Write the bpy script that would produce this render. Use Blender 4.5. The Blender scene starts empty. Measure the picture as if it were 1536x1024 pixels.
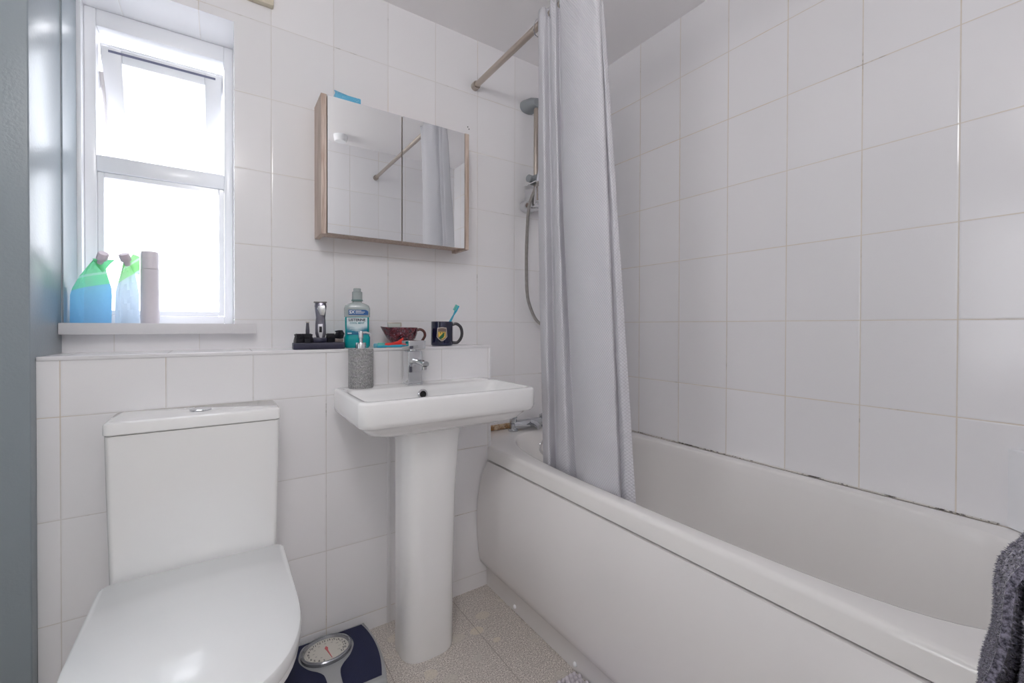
import bpy, bmesh, math, random
from math import sin, cos, pi, radians as R
from mathutils import Vector, Matrix
random.seed(7)
sc = bpy.context.scene
COL = sc.collection

# ------------------------------------------------------------------ camera
CAM = Vector((-0.14564, -1.67121, 1.0298))
yaw, pitch, roll = 0.5882503, -0.0081929, 0.0025738
fw = Vector((sin(yaw)*cos(pitch), cos(yaw)*cos(pitch), sin(pitch)))
rt = Vector((cos(yaw), -sin(yaw), 0)); up = rt.cross(fw)
rt, up = cos(roll)*rt + sin(roll)*up, -sin(roll)*rt + cos(roll)*up
cd = bpy.data.cameras.new('camera'); cam = bpy.data.objects.new('camera', cd); COL.objects.link(cam)
cd.sensor_width = 36; cd.lens = 645.1349/1536*36; cd.shift_x = 0.004363; cd.shift_y = -0.011381
cd.clip_start = 0.02
cam.matrix_world = Matrix(((rt.x, up.x, -fw.x, CAM.x), (rt.y, up.y, -fw.y, CAM.y), (rt.z, up.z, -fw.z, CAM.z), (0, 0, 0, 1)))
sc.camera = cam

# ------------------------------------------------------------------ light
w = bpy.data.worlds.new('sky'); sc.world = w; w.use_nodes = True
bg = w.node_tree.nodes['Background']; bg.inputs[1].default_value = 7.4   # overcast sky above, darker ground below the horizon
_n, _l = w.node_tree.nodes, w.node_tree.links
_g = _n.new('ShaderNodeTexCoord'); _x = _n.new('ShaderNodeSeparateXYZ'); _r = _n.new('ShaderNodeMapRange'); _m = _n.new('ShaderNodeMix'); _m.data_type = 'RGBA'
_l.new(_g.outputs['Generated'], _x.inputs[0]); _l.new(_x.outputs[2], _r.inputs['Value']); _r.inputs['From Min'].default_value = -0.12; _r.inputs['From Max'].default_value = 0.02
_m.inputs[6].default_value = (0.27, 0.275, 0.28, 1); _m.inputs[7].default_value = (0.95, 0.95, 1.0, 1)
_l.new(_r.outputs[0], _m.inputs[0]); _l.new(_m.outputs[2], bg.inputs[0])
def area(name, loc, rot, sx, sy, power, col, portal=False):
    l = bpy.data.lights.new(name, 'AREA'); l.shape = 'RECTANGLE'; l.size = sx; l.size_y = sy
    l.energy = power; l.color = col
    o = bpy.data.objects.new(name, l); COL.objects.link(o); o.location = loc; o.rotation_euler = rot
    if portal: l.cycles.is_portal = True
    return o
area('window_sky_portal', (-0.30, 0.40, 1.53), (R(-90), 0, 0), 0.9, 1.2, 1, (1, 1, 1), True)
area('hallway_fill_light', (-0.2, -2.5, 1.7), (R(180), 0, 0), 1.1, 0.8, 13, (0.96, 0.97, 1.0))  # added fill from the hallway side, no known lamp there
area('landing_fill_light', (-2.30, -1.22, 1.35), (0, R(-90), 0), 1.3, 0.8, 10, (0.94, 0.95, 1.0))  # added fill from the left, stands for no known window
vs = sc.view_settings
vs.view_transform = 'Standard'; vs.look = 'None'; vs.gamma = 1; vs.use_curve_mapping = False
vs.exposure = 0.07
sc.display_settings.display_device = 'sRGB'
sc.cycles.max_bounces = 14; sc.cycles.diffuse_bounces = 8; sc.cycles.glossy_bounces = 6
sc.cycles.transmission_bounces = 8; sc.cycles.transparent_max_bounces = 12
sc.cycles.sample_clamp_indirect = 6.0; sc.cycles.caustics_reflective = False; sc.cycles.caustics_refractive = False

# ------------------------------------------------------------------ node helpers
def S(v): return ((v/255+0.055)/1.055)**2.4 if v > 10 else v/255/12.92
def C3(r, g, b): return (S(r), S(g), S(b), 1)
class NT:
    def __init__(s, name):
        s.m = bpy.data.materials.new(name); s.m.use_nodes = True; s.t = s.m.node_tree; s.b = s.t.nodes['Principled BSDF']
        s.out = s.t.nodes['Material Output']
    def n(s, typ, **k):
        x = s.t.nodes.new(typ)
        for a, v in k.items(): setattr(x, a, v)
        return x
    def l(s, a, b): s.t.links.new(a, b)
    def put(s, inp, v):
        if hasattr(v, 'links') or hasattr(v, 'is_linked'): s.l(v, inp)
        else: inp.default_value = v
    def math(s, op, a, b=0.0, c=0.0):
        x = s.n('ShaderNodeMath', operation=op)
        s.put(x.inputs[0], a); s.put(x.inputs[1], b); s.put(x.inputs[2], c)
        return x.outputs[0]
    def mapr(s, v, a, b, c=0.0, d=1.0, typ='SMOOTHSTEP'):
        x = s.n('ShaderNodeMapRange', interpolation_type=typ)
        s.put(x.inputs['Value'], v); x.inputs['From Min'].default_value = a; x.inputs['From Max'].default_value = b
        x.inputs['To Min'].default_value = c; x.inputs['To Max'].default_value = d
        return x.outputs[0]
    def mix(s, f, a, b, blend='MIX'):
        x = s.n('ShaderNodeMix', data_type='RGBA', blend_type=blend)
        s.put(x.inputs[0], f); s.put(x.inputs[6], a); s.put(x.inputs[7], b)
        return x.outputs[2]
    def pos(s): return s.n('ShaderNodeTexCoord').outputs['Object']
    def xyz(s, v=None):
        x = s.n('ShaderNodeSeparateXYZ'); s.l(v or s.pos(), x.inputs[0]); return x.outputs
    def noise(s, scale, detail=3, rough=0.5, vec=None):
        x = s.n('ShaderNodeTexNoise'); s.l(vec or s.pos(), x.inputs['Vector'])
        x.inputs['Scale'].default_value = scale; x.inputs['Detail'].default_value = detail; x.inputs['Roughness'].default_value = rough
        return x.outputs['Fac']
    def voro(s, scale, vec=None, feature='F1', out='Distance'):
        x = s.n('ShaderNodeTexVoronoi', feature=feature); s.l(vec or s.pos(), x.inputs['Vector']); x.inputs['Scale'].default_value = scale
        return x.outputs[out]
    def bump(s, h, dist=0.001, strength=1.0, normal=None):
        x = s.n('ShaderNodeBump'); x.inputs['Distance'].default_value = dist; x.inputs['Strength'].default_value = strength
        s.l(h, x.inputs['Height'])
        if normal is not None: s.l(normal, x.inputs['Normal'])
        s.l(x.outputs[0], s.b.inputs['Normal']); return x.outputs[0]
    def set(s, **k):
        for a, v in k.items(): s.put(s.b.inputs[a.replace('_', ' ')], v)
        return s
MATS = {}
def mat(name, col, rough=0.5, metal=0.0, coat=0.0, bump=None, trans=0.0, alpha=1.0, ior=None, spec=None, var=0.0):
    if name in MATS: return MATS[name]
    t = NT(name); t.set(Roughness=rough, Metallic=metal)
    if var:
        nz = t.noise(6, 4); c2 = tuple(x*(1-var) for x in col[:3]) + (1,)
        t.put(t.b.inputs['Base Color'], t.mix(nz, col, c2))
    else: t.b.inputs['Base Color'].default_value = col
    if coat: t.b.inputs['Coat Weight'].default_value = coat; t.b.inputs['Coat Roughness'].default_value = 0.05
    if trans: t.b.inputs['Transmission Weight'].default_value = trans
    if alpha < 1: t.b.inputs['Alpha'].default_value = alpha
    if ior: t.b.inputs['IOR'].default_value = ior
    if spec is not None: t.b.inputs['Specular IOR Level'].default_value = spec
    if bump: t.bump(t.noise(bump[0], 3), bump[1])
    MATS[name] = t.m; return t.m

def tile_mat(name, ax, u0, v0, tint, grout, warm=(0.62, 0.55, 0.45, 1), dirt=0.5, gw=0.0011):
    t = NT(name); o = t.xyz(); TW, TH = 0.2014, 0.25
    u = t.math('DIVIDE', t.math('SUBTRACT', o[ax], u0), TW); v = t.math('DIVIDE', t.math('SUBTRACT', o[2], v0), TH)
    def dist(q, wd):
        f = t.math('FRACT', t.math('ADD', q, 0.5)); return t.math('MULTIPLY', t.math('ABSOLUTE', t.math('SUBTRACT', f, 0.5)), wd)
    du, dv = dist(u, TW), dist(v, TH); d = t.math('MINIMUM', du, dv)
    wob = t.math('MULTIPLY', t.math('SUBTRACT', t.noise(35, 3), 0.5), 0.0009)
    d2 = t.math('ADD', d, wob)
    g = t.mapr(d2, gw*0.6, gw*1.7, 1, 0)
    # random per-tile tone
    cx = t.n('ShaderNodeCombineXYZ'); t.l(t.math('FLOOR', u), cx.inputs[0]); t.l(t.math('FLOOR', v), cx.inputs[1])
    wn = t.n('ShaderNodeTexWhiteNoise', noise_dimensions='3D'); t.l(cx.outputs[0], wn.inputs['Vector'])
    tone = t.mapr(wn.outputs['Value'], 0, 1, 0.965, 1.0, 'LINEAR')
    base = t.mix(1.0, tint, t.n('ShaderNodeRGB').outputs[0], 'MIX')
    cc = t.n('ShaderNodeVectorMath', operation='SCALE'); cc.inputs[0].default_value = tint[:3]; t.l(tone, cc.inputs['Scale'])
    # dirty / cracked grout
    dn = t.mapr(t.noise(7.0, 5, 0.65), 0.56, 0.72); fine = t.mapr(t.noise(90, 2), 0.35, 0.6)
    dirty = t.math('MULTIPLY', t.math('MULTIPLY', dn, fine), dirt)
    gcol = t.mix(t.math('MULTIPLY', t.mapr(t.noise(3, 2), 0.45, 0.7), 0.6), grout, tuple(grout[i]*warm[i]/0.62 for i in range(3)) + (1,))
    gcol = t.mix(dirty, gcol, (0.06, 0.05, 0.045, 1))
    t.put(t.b.inputs['Base Color'], t.mix(g, cc.outputs[0], gcol))
    t.set(Roughness=t.mapr(g, 0, 1, 0.15, 0.6, 'LINEAR'))
    # pillowed edge, faint waviness and a tiny tilt per tile
    edge = t.math('MULTIPLY', t.mapr(d, 0.0, 0.005, 0, 1), 0.55)
    wav = t.math('MULTIPLY', t.noise(5.5, 2, 0.4), 0.9)
    orange = t.math('MULTIPLY', t.noise(70, 2), 0.02)
    sep = t.n('ShaderNodeSeparateColor'); t.l(wn.outputs['Color'], sep.inputs[0])
    tu = t.math('MULTIPLY', t.math('FRACT', u), t.math('SUBTRACT', sep.outputs[0], 0.5))
    tv = t.math('MULTIPLY', t.math('FRACT', v), t.math('SUBTRACT', sep.outputs[1], 0.5))
    h = t.math('ADD', t.math('ADD', edge, wav), t.math('ADD', orange, t.math('MULTIPLY', t.math('ADD', tu, tv), 1.2)))
    t.bump(h, 0.0009, 0.9)
    t.b.inputs['Specular IOR Level'].default_value = 0.45
    return t.m

Z0 = 1.05
WHITE_TILE = C3(243, 242, 244)
M_back = tile_mat('back wall tile', 0, 0.0, Z0, WHITE_TILE, C3(222, 219, 217), dirt=0.8, gw=0.0009)
M_ledge = tile_mat('ledge tile', 0, -0.4695, 0.8075, WHITE_TILE, C3(216, 213, 211), dirt=0.8, gw=0.0009)
M_side = tile_mat('side wall tile', 1, -0.3877, Z0, WHITE_TILE, C3(222, 215, 206), dirt=0.4, gw=0.0012)
M_front = tile_mat('front wall tile', 0, 0.0072, 1.228-0.25+0.0, WHITE_TILE, C3(222, 219, 214), dirt=0.1)

def paint(name, col, rough, sc_=120, d=0.0002):
    t = NT(name); t.b.inputs['Base Color'].default_value = col
    t.set(Roughness=rough)
    n1 = t.noise(sc_, 3); n2 = t.math('MULTIPLY', t.noise(9, 3), 2.0)
    t.bump(t.math('ADD', n1, n2), d); return t.m
M_ceil = paint('ceiling paint', C3(244, 242, 243), 0.75, 160)
M_paint = paint('grey green gloss paint', C3(142, 152, 158), 0.30, 150, 0.00045)
M_hall = paint('hallway paint', C3(225, 225, 222), 0.7)
M_upvc = mat('white plastic frame', C3(244, 245, 248), 0.3, coat=0.2)
M_trimw = mat('white trim', C3(236, 235, 237), 0.35, var=0.05)
M_cer = mat('white ceramic', C3(243, 243, 243), 0.08, coat=0.6)
M_seat = mat('white gloss plastic', C3(240, 242, 243), 0.16, coat=0.3)
M_acr = mat('white acrylic', C3(240, 238, 236), 0.16, coat=0.3)
M_chrome = mat('chrome', (0.72, 0.73, 0.75, 1), 0.07, 1.0)
M_satin = mat('satin steel', C3(190, 180, 170), 0.3, 1.0)
M_grey = mat('grey plastic', C3(150, 156, 160), 0.35, coat=0.3)
M_black = mat('black plastic', C3(22, 22, 30), 0.35)
M_navy = mat('dark navy plastic', C3(40, 40, 66), 0.42, var=0.3)
M_dark = mat('dark hole', C3(14, 14, 16), 0.6)
M_silicone = mat('silicone', C3(226, 222, 216), 0.5)

# ------------------------------------------------------------------ mesh helpers
class MB:
    def __init__(s): s.v = []; s.f = []; s.mi = []; s.cur = 0; s.uv = {}
    def add(s, vs, fs):
        o = len(s.v); s.v += [tuple(v) for v in vs]
        for f in fs: s.f.append(tuple(i+o for i in f)); s.mi.append(s.cur)
        return o
    def bm(s, b, M=None):
        b.verts.ensure_lookup_table(); b.verts.index_update()
        s.add([(M @ v.co) if M else v.co for v in b.verts], [[v.index for v in f.verts] for f in b.faces]); b.free()
    def box(s, x0, x1, y0, y1, z0, z1, bev=0.0, seg=2, M=None):
        b = bmesh.new(); bmesh.ops.create_cube(b, size=1)
        for v in b.verts: v.co = Vector(((x0+x1)/2+v.co.x*(x1-x0), (y0+y1)/2+v.co.y*(y1-y0), (z0+z1)/2+v.co.z*(z1-z0)))
        if bev: bmesh.ops.bevel(b, geom=list(b.edges), offset=bev, segments=seg, profile=0.5, affect='EDGES')
        s.bm(b, M)
    def rings(s, rings, cap0=True, cap1=True, closed=True):
        n = len(rings[0]); vs = [p for r in rings for p in r]; fs = []
        for i in range(len(rings)-1):
            for j in range(n if closed else n-1):
                a = i*n+j; b = i*n+(j+1) % n; fs.append((a, b, b+n, a+n))
        if cap0: fs.append(tuple(range(n))[::-1])
        if cap1: fs.append(tuple((len(rings)-1)*n+j for j in range(n)))
        s.add(vs, fs)
    def lathe(s, prof, c=(0, 0, 0), n=40, ax=None, cap=True):
        Q = Vector((0, 0, 1)).rotation_difference(Vector(ax)).to_matrix() if ax else Matrix.Identity(3)
        rs = []
        for r, z in prof: rs.append([Vector(c)+Q@Vector((r*cos(2*pi*k/n), r*sin(2*pi*k/n), z)) for k in range(n)])
        s.rings(rs, cap, cap)
    def tube(s, path, r, n=12, cap=True, flat=1.0):
        P = [Vector(p) for p in path]; T = []
        for i in range(len(P)):
            a = P[max(0, i-1)]; b = P[min(len(P)-1, i+1)]; T.append((b-a).normalized())
        nrm = T[0].orthogonal().normalized()
        if abs(T[0].z) < 0.95: nrm = (Vector((0, 0, 1)) - T[0]*T[0].z).normalized()
        rs = []
        for i, p in enumerate(P):
            nrm = (nrm - T[i]*nrm.dot(T[i])).normalized(); bn = T[i].cross(nrm)
            rr = r[i] if isinstance(r, (list, tuple)) else r
            rs.append([p + nrm*rr*flat*cos(2*pi*k/n) + bn*rr*sin(2*pi*k/n) for k in range(n)])
        s.rings(rs, cap, cap)
    def prism(s, pts, axis, a, b, bev=0.0, seg=2):
        # pts: 2D outline; axis 'x','y','z' extruded between a and b
        def P(p, t): return {'x': (t, p[0], p[1]), 'y': (p[0], t, p[1]), 'z': (p[0], p[1], t)}[axis]
        m = bmesh.new(); va = [m.verts.new(P(p, a)) for p in pts]; vb = [m.verts.new(P(p, b)) for p in pts]; n = len(pts)
        m.faces.new(va[::-1]); m.faces.new(vb)
        ca = []
        for i in range(n): m.faces.new((va[i], va[(i+1) % n], vb[(i+1) % n], vb[i]))
        m.verts.index_update()
        if bev:
            es = [e for e in m.edges if all(v in va for v in e.verts) or all(v in vb for v in e.verts)]
            bmesh.ops.bevel(m, geom=es, offset=bev, segments=seg, profile=0.5, affect='EDGES')
        s.bm(m)
    def text(s, st, size, M, bold=0.0, align='CENTER'):
        cu = bpy.data.curves.new('t', 'FONT'); cu.body = st; cu.size = size; cu.align_x = align; cu.align_y = 'CENTER'
        cu.offset = bold; cu.resolution_u = 2
        o = bpy.data.objects.new('t', cu); COL.objects.link(o)
        dg = bpy.context.evaluated_depsgraph_get(); dg.update()
        me = bpy.data.meshes.new_from_object(o.evaluated_get(dg))
        s.add([M(v.co) if callable(M) else M @ v.co for v in me.vertices], [list(p.vertices) for p in me.polygons])
        bpy.data.meshes.remove(me); bpy.data.objects.remove(o); bpy.data.curves.remove(cu)
    def build(s, name, mats, parent=None, smooth=40, loc=None, uvf=None, fixn=True):
        me = bpy.data.meshes.new(name); me.from_pydata(s.v, [], s.f); me.validate(clean_customdata=False)
        if not isinstance(mats, (list, tuple)): mats = [mats]
        for m in mats: me.materials.append(m)
        if len(me.polygons) == len(s.mi):
            for p, k in zip(me.polygons, s.mi): p.material_index = k
        if fixn:
            b = bmesh.new(); b.from_mesh(me); bmesh.ops.recalc_face_normals(b, faces=b.faces); b.to_mesh(me); b.free()
        if smooth is not None:
            me.shade_smooth(); me.set_sharp_from_angle(angle=R(smooth))
        if uvf:
            uv = me.uv_layers.new(name='UVMap')
            for lp in me.loops: uv.data[lp.index].uv = uvf(lp.vertex_index)
        me.update()
        o = bpy.data.objects.new(name, me); COL.objects.link(o)
        if parent: o.parent = parent
        if loc: o.location = loc
        return o
def tag(o, label, cat=None, group=None, kind=None):
    if label: o['label'] = label
    if cat: o['category'] = cat
    if group: o['group'] = group
    if kind: o['kind'] = kind
    return o
def thing(name, label, cat, loc=(0, 0, 0), rotz=0, group=None):
    o = bpy.data.objects.new(name, None); o.empty_display_size = 0.05; COL.objects.link(o)
    o.location = loc; o.rotation_euler = (0, 0, rotz); return tag(o, label, cat, group)
def struct(o, label=None, cat=None): return tag(o, label, cat, None, 'structure')
def sell(cx, cy, a, b, n, z, N=64, n2=None):
    out = []
    for k in range(N):
        t = 2*pi*k/N; c, s_ = cos(t), sin(t); m = n
        if n2 is not None and s_ < 0: m = n + (n2-n)*min(1, -s_*1.5)
        q = (abs(c)**m+abs(s_)**m)**(-1/m); out.append(Vector((cx+a*c*q, cy+b*s_*q, z)))
    return out
def rrect(cx, cy, a, b, r, z, per=8):
    out = []
    for (sx, sy, a0) in ((1, 1, 0), (-1, 1, 90), (-1, -1, 180), (1, -1, 270)):
        for k in range(per+1):
            t = R(a0+90*k/per); out.append(Vector((cx+sx*(a-r)+r*cos(t), cy+sy*(b-r)+r*sin(t), z)))
    return out
def lerp(a, b, t): return a+(b-a)*t
def smooth_path(pts, n=8):
    P = [Vector(p) for p in pts]; out = []
    for i in range(len(P)-1):
        p0 = P[max(0, i-1)]; p1 = P[i]; p2 = P[i+1]; p3 = P[min(len(P)-1, i+2)]
        for k in range(n):
            t = k/n; out.append(0.5*((2*p1)+(p2-p0)*t+(2*p0-5*p1+4*p2-p3)*t*t+(3*p1-p0-3*p2+p3)*t*t*t))
    out.append(P[-1]); return out

# ================================================================== SETTING
XL, XR, YF, ZC = -0.51, 1.424, -1.70, 2.295
XF = -1.05                                    # the left wall beside the door, beyond the projecting pier
LY, LX, LZ = -0.2054, 0.749, 0.953             # tiled ledge
WX0, WX1, WZ0, WZ1, WD = -0.51, -0.107, 1.004, 2.021, 0.169

def floor_mat():
    t = NT('speckled vinyl floor'); o = t.pos(); x = t.xyz(o)
    fine = t.noise(260, 3, 0.75); med = t.noise(60, 4, 0.6)
    c = t.mix(t.mapr(fine, 0.38, 0.62), C3(150, 141, 135), C3(236, 229, 222))
    c = t.mix(t.math('MULTIPLY', t.mapr(med, 0.4, 0.7), 0.5), c, C3(184, 178, 172))
    wn = t.n('ShaderNodeTexVoronoi', feature='F1'); mp = t.n('ShaderNodeMapping'); t.l(o, mp.inputs[0]); mp.inputs['Scale'].default_value = (1, 1.35, 1); mp.inputs['Rotation'].default_value = (0, 0, 0.5)
    t.l(mp.outputs[0], wn.inputs['Vector']); wn.inputs['Scale'].default_value = 14
    big = t.mapr(wn.outputs['Distance'], 0.34, 0.40, 1, 0)
    sp = t.n('ShaderNodeSeparateColor'); t.l(wn.outputs['Color'], sp.inputs[0])
    patch = t.mapr(t.noise(2.6, 2), 0.42, 0.5)
    pick = t.math('MULTIPLY', t.mapr(sp.outputs[0], 0.62, 0.66), patch)
    chip = t.mix(sp.outputs[1], C3(222, 212, 194), C3(196, 192, 186))
    c = t.mix(t.math('MULTIPLY', t.math('MULTIPLY', big, pick), 0.7), c, chip)
    spk = t.mapr(t.voro(260), 0.12, 0.2, 1, 0)
    c = t.mix(t.math('MULTIPLY', spk, t.mapr(t.noise(40, 2), 0.45, 0.55)), c, C3(60, 56, 54))
    def ln(q, q0, wd):
        u = t.math('DIVIDE', t.math('SUBTRACT', q, q0), wd)
        return t.math('MULTIPLY', t.math('ABSOLUTE', t.math('SUBTRACT', t.math('FRACT', t.math('ADD', u, 0.5)), 0.5)), wd)
    g1 = t.mapr(ln(x[0], 0.575, 0.305), 0.0006, 0.0016, 1, 0); g2 = t.mapr(ln(x[1], -0.43, 0.27), 0.0006, 0.0016, 1, 0)
    c = t.mix(t.math('MULTIPLY', g1, 0.55), c, C3(96, 88, 82)); c = t.mix(t.math('MULTIPLY', g2, 0.5), c, C3(205, 198, 190))
    t.put(t.b.inputs['Base Color'], c); t.set(Roughness=0.42); t.bump(fine, 0.0002); return t.m
b = MB(); b.box(-2.45, XR+0.12, -3.2, 0.05, -0.10, 0); o = b.build('floor', floor_mat(), smooth=None); struct(o, 'beige grey speckled stone-look vinyl floor', 'floor')
b = MB(); b.box(-2.45, XR+0.12, -3.2, 0.3, ZC, ZC+0.1); o = b.build('ceiling', M_ceil, smooth=None); struct(o, 'plain white ceiling', 'ceiling')
# back wall with the window opening
b = MB(); T = 0.26
b.box(XF-0.2, WX0, 0, T, 0, ZC); b.box(WX1, XR+0.12, 0, T, 0, ZC)
b.box(WX0, WX1, 0, T, 0, WZ0); b.box(WX0, WX1, 0, T, WZ1, ZC)
o = b.build('wall_back', M_back, smooth=None); struct(o, 'white tiled wall holding the window and mirror cabinet', 'wall')
b = MB(); b.box(XR, XR+0.12, YF-0.12, 0, 0, ZC); o = b.build('wall_right', M_side, smooth=None); struct(o, 'white tiled wall along the far side of the bath', 'wall')
# left side: painted pier beside the window, then the set-back wall
b = MB(); b.box(XF-0.2, XL, -0.241, -0.0005, 0, ZC-0.0005, 0.004, 3); o = b.build('wall_left', M_paint, smooth=40)
struct(o, 'grey-green gloss painted wall left of the toilet and window', 'wall')
b = MB(); b.box(XL-0.001, XL+0.003, 0.001, WD+0.02, 1.037, WZ1-0.001, 0.0); b.box(XL+0.0002, XL+0.0022, -0.0012, 0.0008, 1.037, ZC-0.001, 0.0)
o = b.build('wall_left', M_paint, smooth=None); struct(o, 'painted left reveal of the window recess', 'wall')
b = MB(); b.box(XF-0.1, XF, -0.80, -0.242, 0, ZC); b.box(XF-0.1, XF, YF-0.12, -1.62, 0, ZC); b.box(XF-0.1, XF, -1.62, -0.80, 2.03, ZC); o = b.build('wall_left', M_paint, smooth=None); struct(o, 'painted side wall set back by the door, with an unseen added opening', 'wall')  # side opening added to let fill light reach the right wall
# front wall with the doorway the picture was taken from
b = MB(); D0, D1, DZ = -0.62, 0.22, 2.03
b.box(XF-0.2, D0, YF-0.12, YF, 0, ZC); b.box(D1, XR, YF-0.12, YF, 0, ZC); b.box(D0, D1, YF-0.12, YF, DZ, ZC)
o = b.build('wall_front', M_front, smooth=None); struct(o, 'white tiled wall at the foot of the bath beside the doorway', 'wall')
b = MB(); b.box(-2.45, -2.35, -2.0, -0.3, 0, ZC); b.box(-2.35, XF-0.1, -2.1, -2.0, 0, ZC); b.box(-2.35, XF-0.2, -0.3, -0.2, 0, ZC)
o = b.build('wall_added_landing', M_hall, smooth=None); struct(o, 'plain unseen landing walls added around the side fill light', 'wall')  # landing invented together with the side fill light
b = MB(); b.box(XF-0.3, XF-0.2, -3.2, -2.1, 0, ZC); b.box(XF-0.3, XF-0.2, -2.1, YF-0.12, 0, ZC); b.box(0.62, 0.72, -3.2, YF-0.12, 0, ZC); b.box(XF-0.3, 0.72, -3.3, -3.2, 0, ZC)
o = b.build('wall_hallway', M_hall, smooth=None); struct(o, 'plain hallway walls outside the bathroom door', 'wall')
b = MB(); b.box(D0-0.06, D0, YF-0.001, YF+0.016, 0, DZ+0.06, 0.004); b.box(D1, D1+0.06, YF-0.001, YF+0.016, 0, DZ+0.06, 0.004); b.box(D0, D1, YF-0.001, YF+0.016, DZ, DZ+0.06, 0.004)
o = b.build('trim_1', M_trimw); struct(o, 'white door architrave', 'trim')
# tiled ledge (boxed pipework) under the window
b = MB(); b.box(XL+0.0005, LX, LY, 0, 0, LZ-0.002); o = b.build('wall_ledge', M_ledge, smooth=None); struct(o, 'white tiled boxing with a shelf top behind toilet and basin', 'ledge')
def shelf_mat():
    t = NT('ledge top'); x = t.xyz(); f = t.math('FRACT', t.math('ADD', t.math('DIVIDE', t.math('ADD', x[0], 0.4695), 0.2014), 0.5))
    g = t.mapr(t.math('ABSOLUTE', t.math('SUBTRACT', f, 0.5)), 0.004, 0.009, 1, 0)
    t.put(t.b.inputs['Base Color'], t.mix(g, WHITE_TILE, C3(198, 195, 193))); t.set(Roughness=0.2); return t.m
b = MB(); b.box(XL+0.001, LX-0.004, LY+0.004, -0.0005, LZ-0.004, LZ); o = b.build('trim_2', shelf_mat(), smooth=None); struct(o, 'white tiled top of the ledge', 'ledge top')
b = MB(); b.box(XL+0.0005, LX+0.002, LY-0.003, LY+0.006, LZ-0.009, LZ+0.0015, 0.002); b.box(LX-0.006, LX+0.003, LY-0.003, LY+0.006, 0.0, LZ-0.009, 0.002)
o = b.build('trim_3', M_trimw); struct(o, 'white plastic tile edging along the ledge front', 'tile trim')
# loose silicone / grubby sealant lines
def grub_mat():
    t = NT('stained sealant'); n1 = t.mapr(t.noise(22, 5, 0.7), 0.38, 0.62); n2 = t.mapr(t.noise(160, 3), 0.45, 0.62)
    c = t.mix(n1, C3(222, 208, 184), C3(176, 126, 70)); c = t.mix(t.math('MULTIPLY', n2, n1), c, C3(84, 56, 36))
    t.put(t.b.inputs['Base Color'], c); t.set(Roughness=0.6); return t.m
def crack_mat():
    t = NT('cracked sealant'); n1 = t.mapr(t.noise(7, 6, 0.85), 0.50, 0.56)
    t.put(t.b.inputs['Base Color'], t.mix(n1, C3(212, 208, 202), C3(70, 64, 60))); t.set(Roughness=0.7); return t.m
b = MB(); b.prism([(XR, 0.5525), (XR-0.006, 0.5537), (XR-0.0015, 0.5558), (XR, 0.5558)], 'y', -1.47, -0.012); o = b.build('trim_4', crack_mat(), smooth=None); struct(o, 'cracked white sealant between bath and side wall', 'sealant')
b = MB(); b.box(LX+0.001, 1.05, -0.006, 0, 0.553, 0.578, 0.002); o = b.build('trim_5', grub_mat()); struct(o, 'brown stained sealant behind the bath tap', 'sealant')
# vertical service strip left of the pedestal
b = MB(); b.box(0.332, 0.345, LY-0.004, LY, 0.001, 0.76, 0.001); o = b.build('trim_6', M_trimw); struct(o, 'thin vertical tile trim behind the pedestal', 'tile trim')
# narrow pipe boxing at the foot of the bath
b = MB(); b.prism([(XR, -1.484), (XR-0.016, -1.484), (XR-0.040, -1.515), (XR-0.045, -1.54), (XR-0.045, -1.699), (XR, -1.699)], 'z', 0.556, 0.742, 0.003)
o = b.build('trim_7', M_upvc); struct(o, 'white boxed corner post at the foot of the bath', 'boxing')

# ------------------------------------------------------------------ window
wt = thing('window_1', None, None); wt['kind'] = 'structure'; wt['label'] = 'white plastic window above the toilet with its top sash tilted open'
FY0, FY1 = WD, WD+0.065
def bevel_frame(b, x0, x1, z0, z1, wd, y0, y1, ch=0.012):
    for (a, c, d, e) in ((x0, x0+wd, z0, z1), (x1-wd, x1, z0, z1), (x0+wd, x1-wd, z0, z0+wd), (x0+wd, x1-wd, z1-wd, z1)):
        b.box(a, c, y0, y1, d, e, 0.002, 1)
b = MB()
b.box(WX0, WX0+0.014, FY0-0.03, FY1, WZ0+0.03, WZ1, 0.002)           # filler bead at the wall
fx0 = WX0+0.014
FB = 1.036
b.box(fx0, -0.468, FY0, FY1, FB, WZ1, 0.003); b.box(-0.134, WX1, FY0, FY1, FB, WZ1, 0.003)
b.box(-0.468, -0.134, FY0, FY1, 1.968, WZ1, 0.003)
b.box(-0.468, -0.134, FY0, FY1, 1.515, 1.566, 0.003); b.box(-0.468, -0.134, FY0, FY1, FB, 1.062, 0.003)
b.build('window_frame', M_upvc, wt)
b = MB(); bevel_frame(b, -0.4675, -0.1345, 1.0625, 1.5145, 0.016, FY0+0.006, FY0+0.03)
b.build('glazing_bead', M_upvc, wt)
def pane_mat(name, rough_t, bumpy):
    t = NT(name); t.t.nodes.remove(t.b)
    tr = t.n('ShaderNodeBsdfTransparent'); tl = t.n('ShaderNodeBsdfTranslucent'); gl = t.n('ShaderNodeBsdfGlossy')
    tl.inputs[0].default_value = (0.92, 0.95, 0.97, 1); tr.inputs[0].default_value = (0.97, 0.98, 0.99, 1); gl.inputs['Roughness'].default_value = rough_t
    m1 = t.n('ShaderNodeMixShader'); m1.inputs[0].default_value = 0.45; t.l(tr.outputs[0], m1.inputs[1]); t.l(tl.outputs[0], m1.inputs[2])
    m2 = t.n('ShaderNodeMixShader'); m2.inputs[0].default_value = 0.06; t.l(m1.outputs[0], m2.inputs[1]); t.l(gl.outputs[0], m2.inputs[2])
    if bumpy:
        bp = t.n('ShaderNodeBump'); bp.inputs['Distance'].default_value = 0.002; t.l(t.noise(90, 2), bp.inputs['Height']); t.l(bp.outputs[0], gl.inputs['Normal'])
    t.l(m2.outputs[0], t.out.inputs[0]); return t.m
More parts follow.
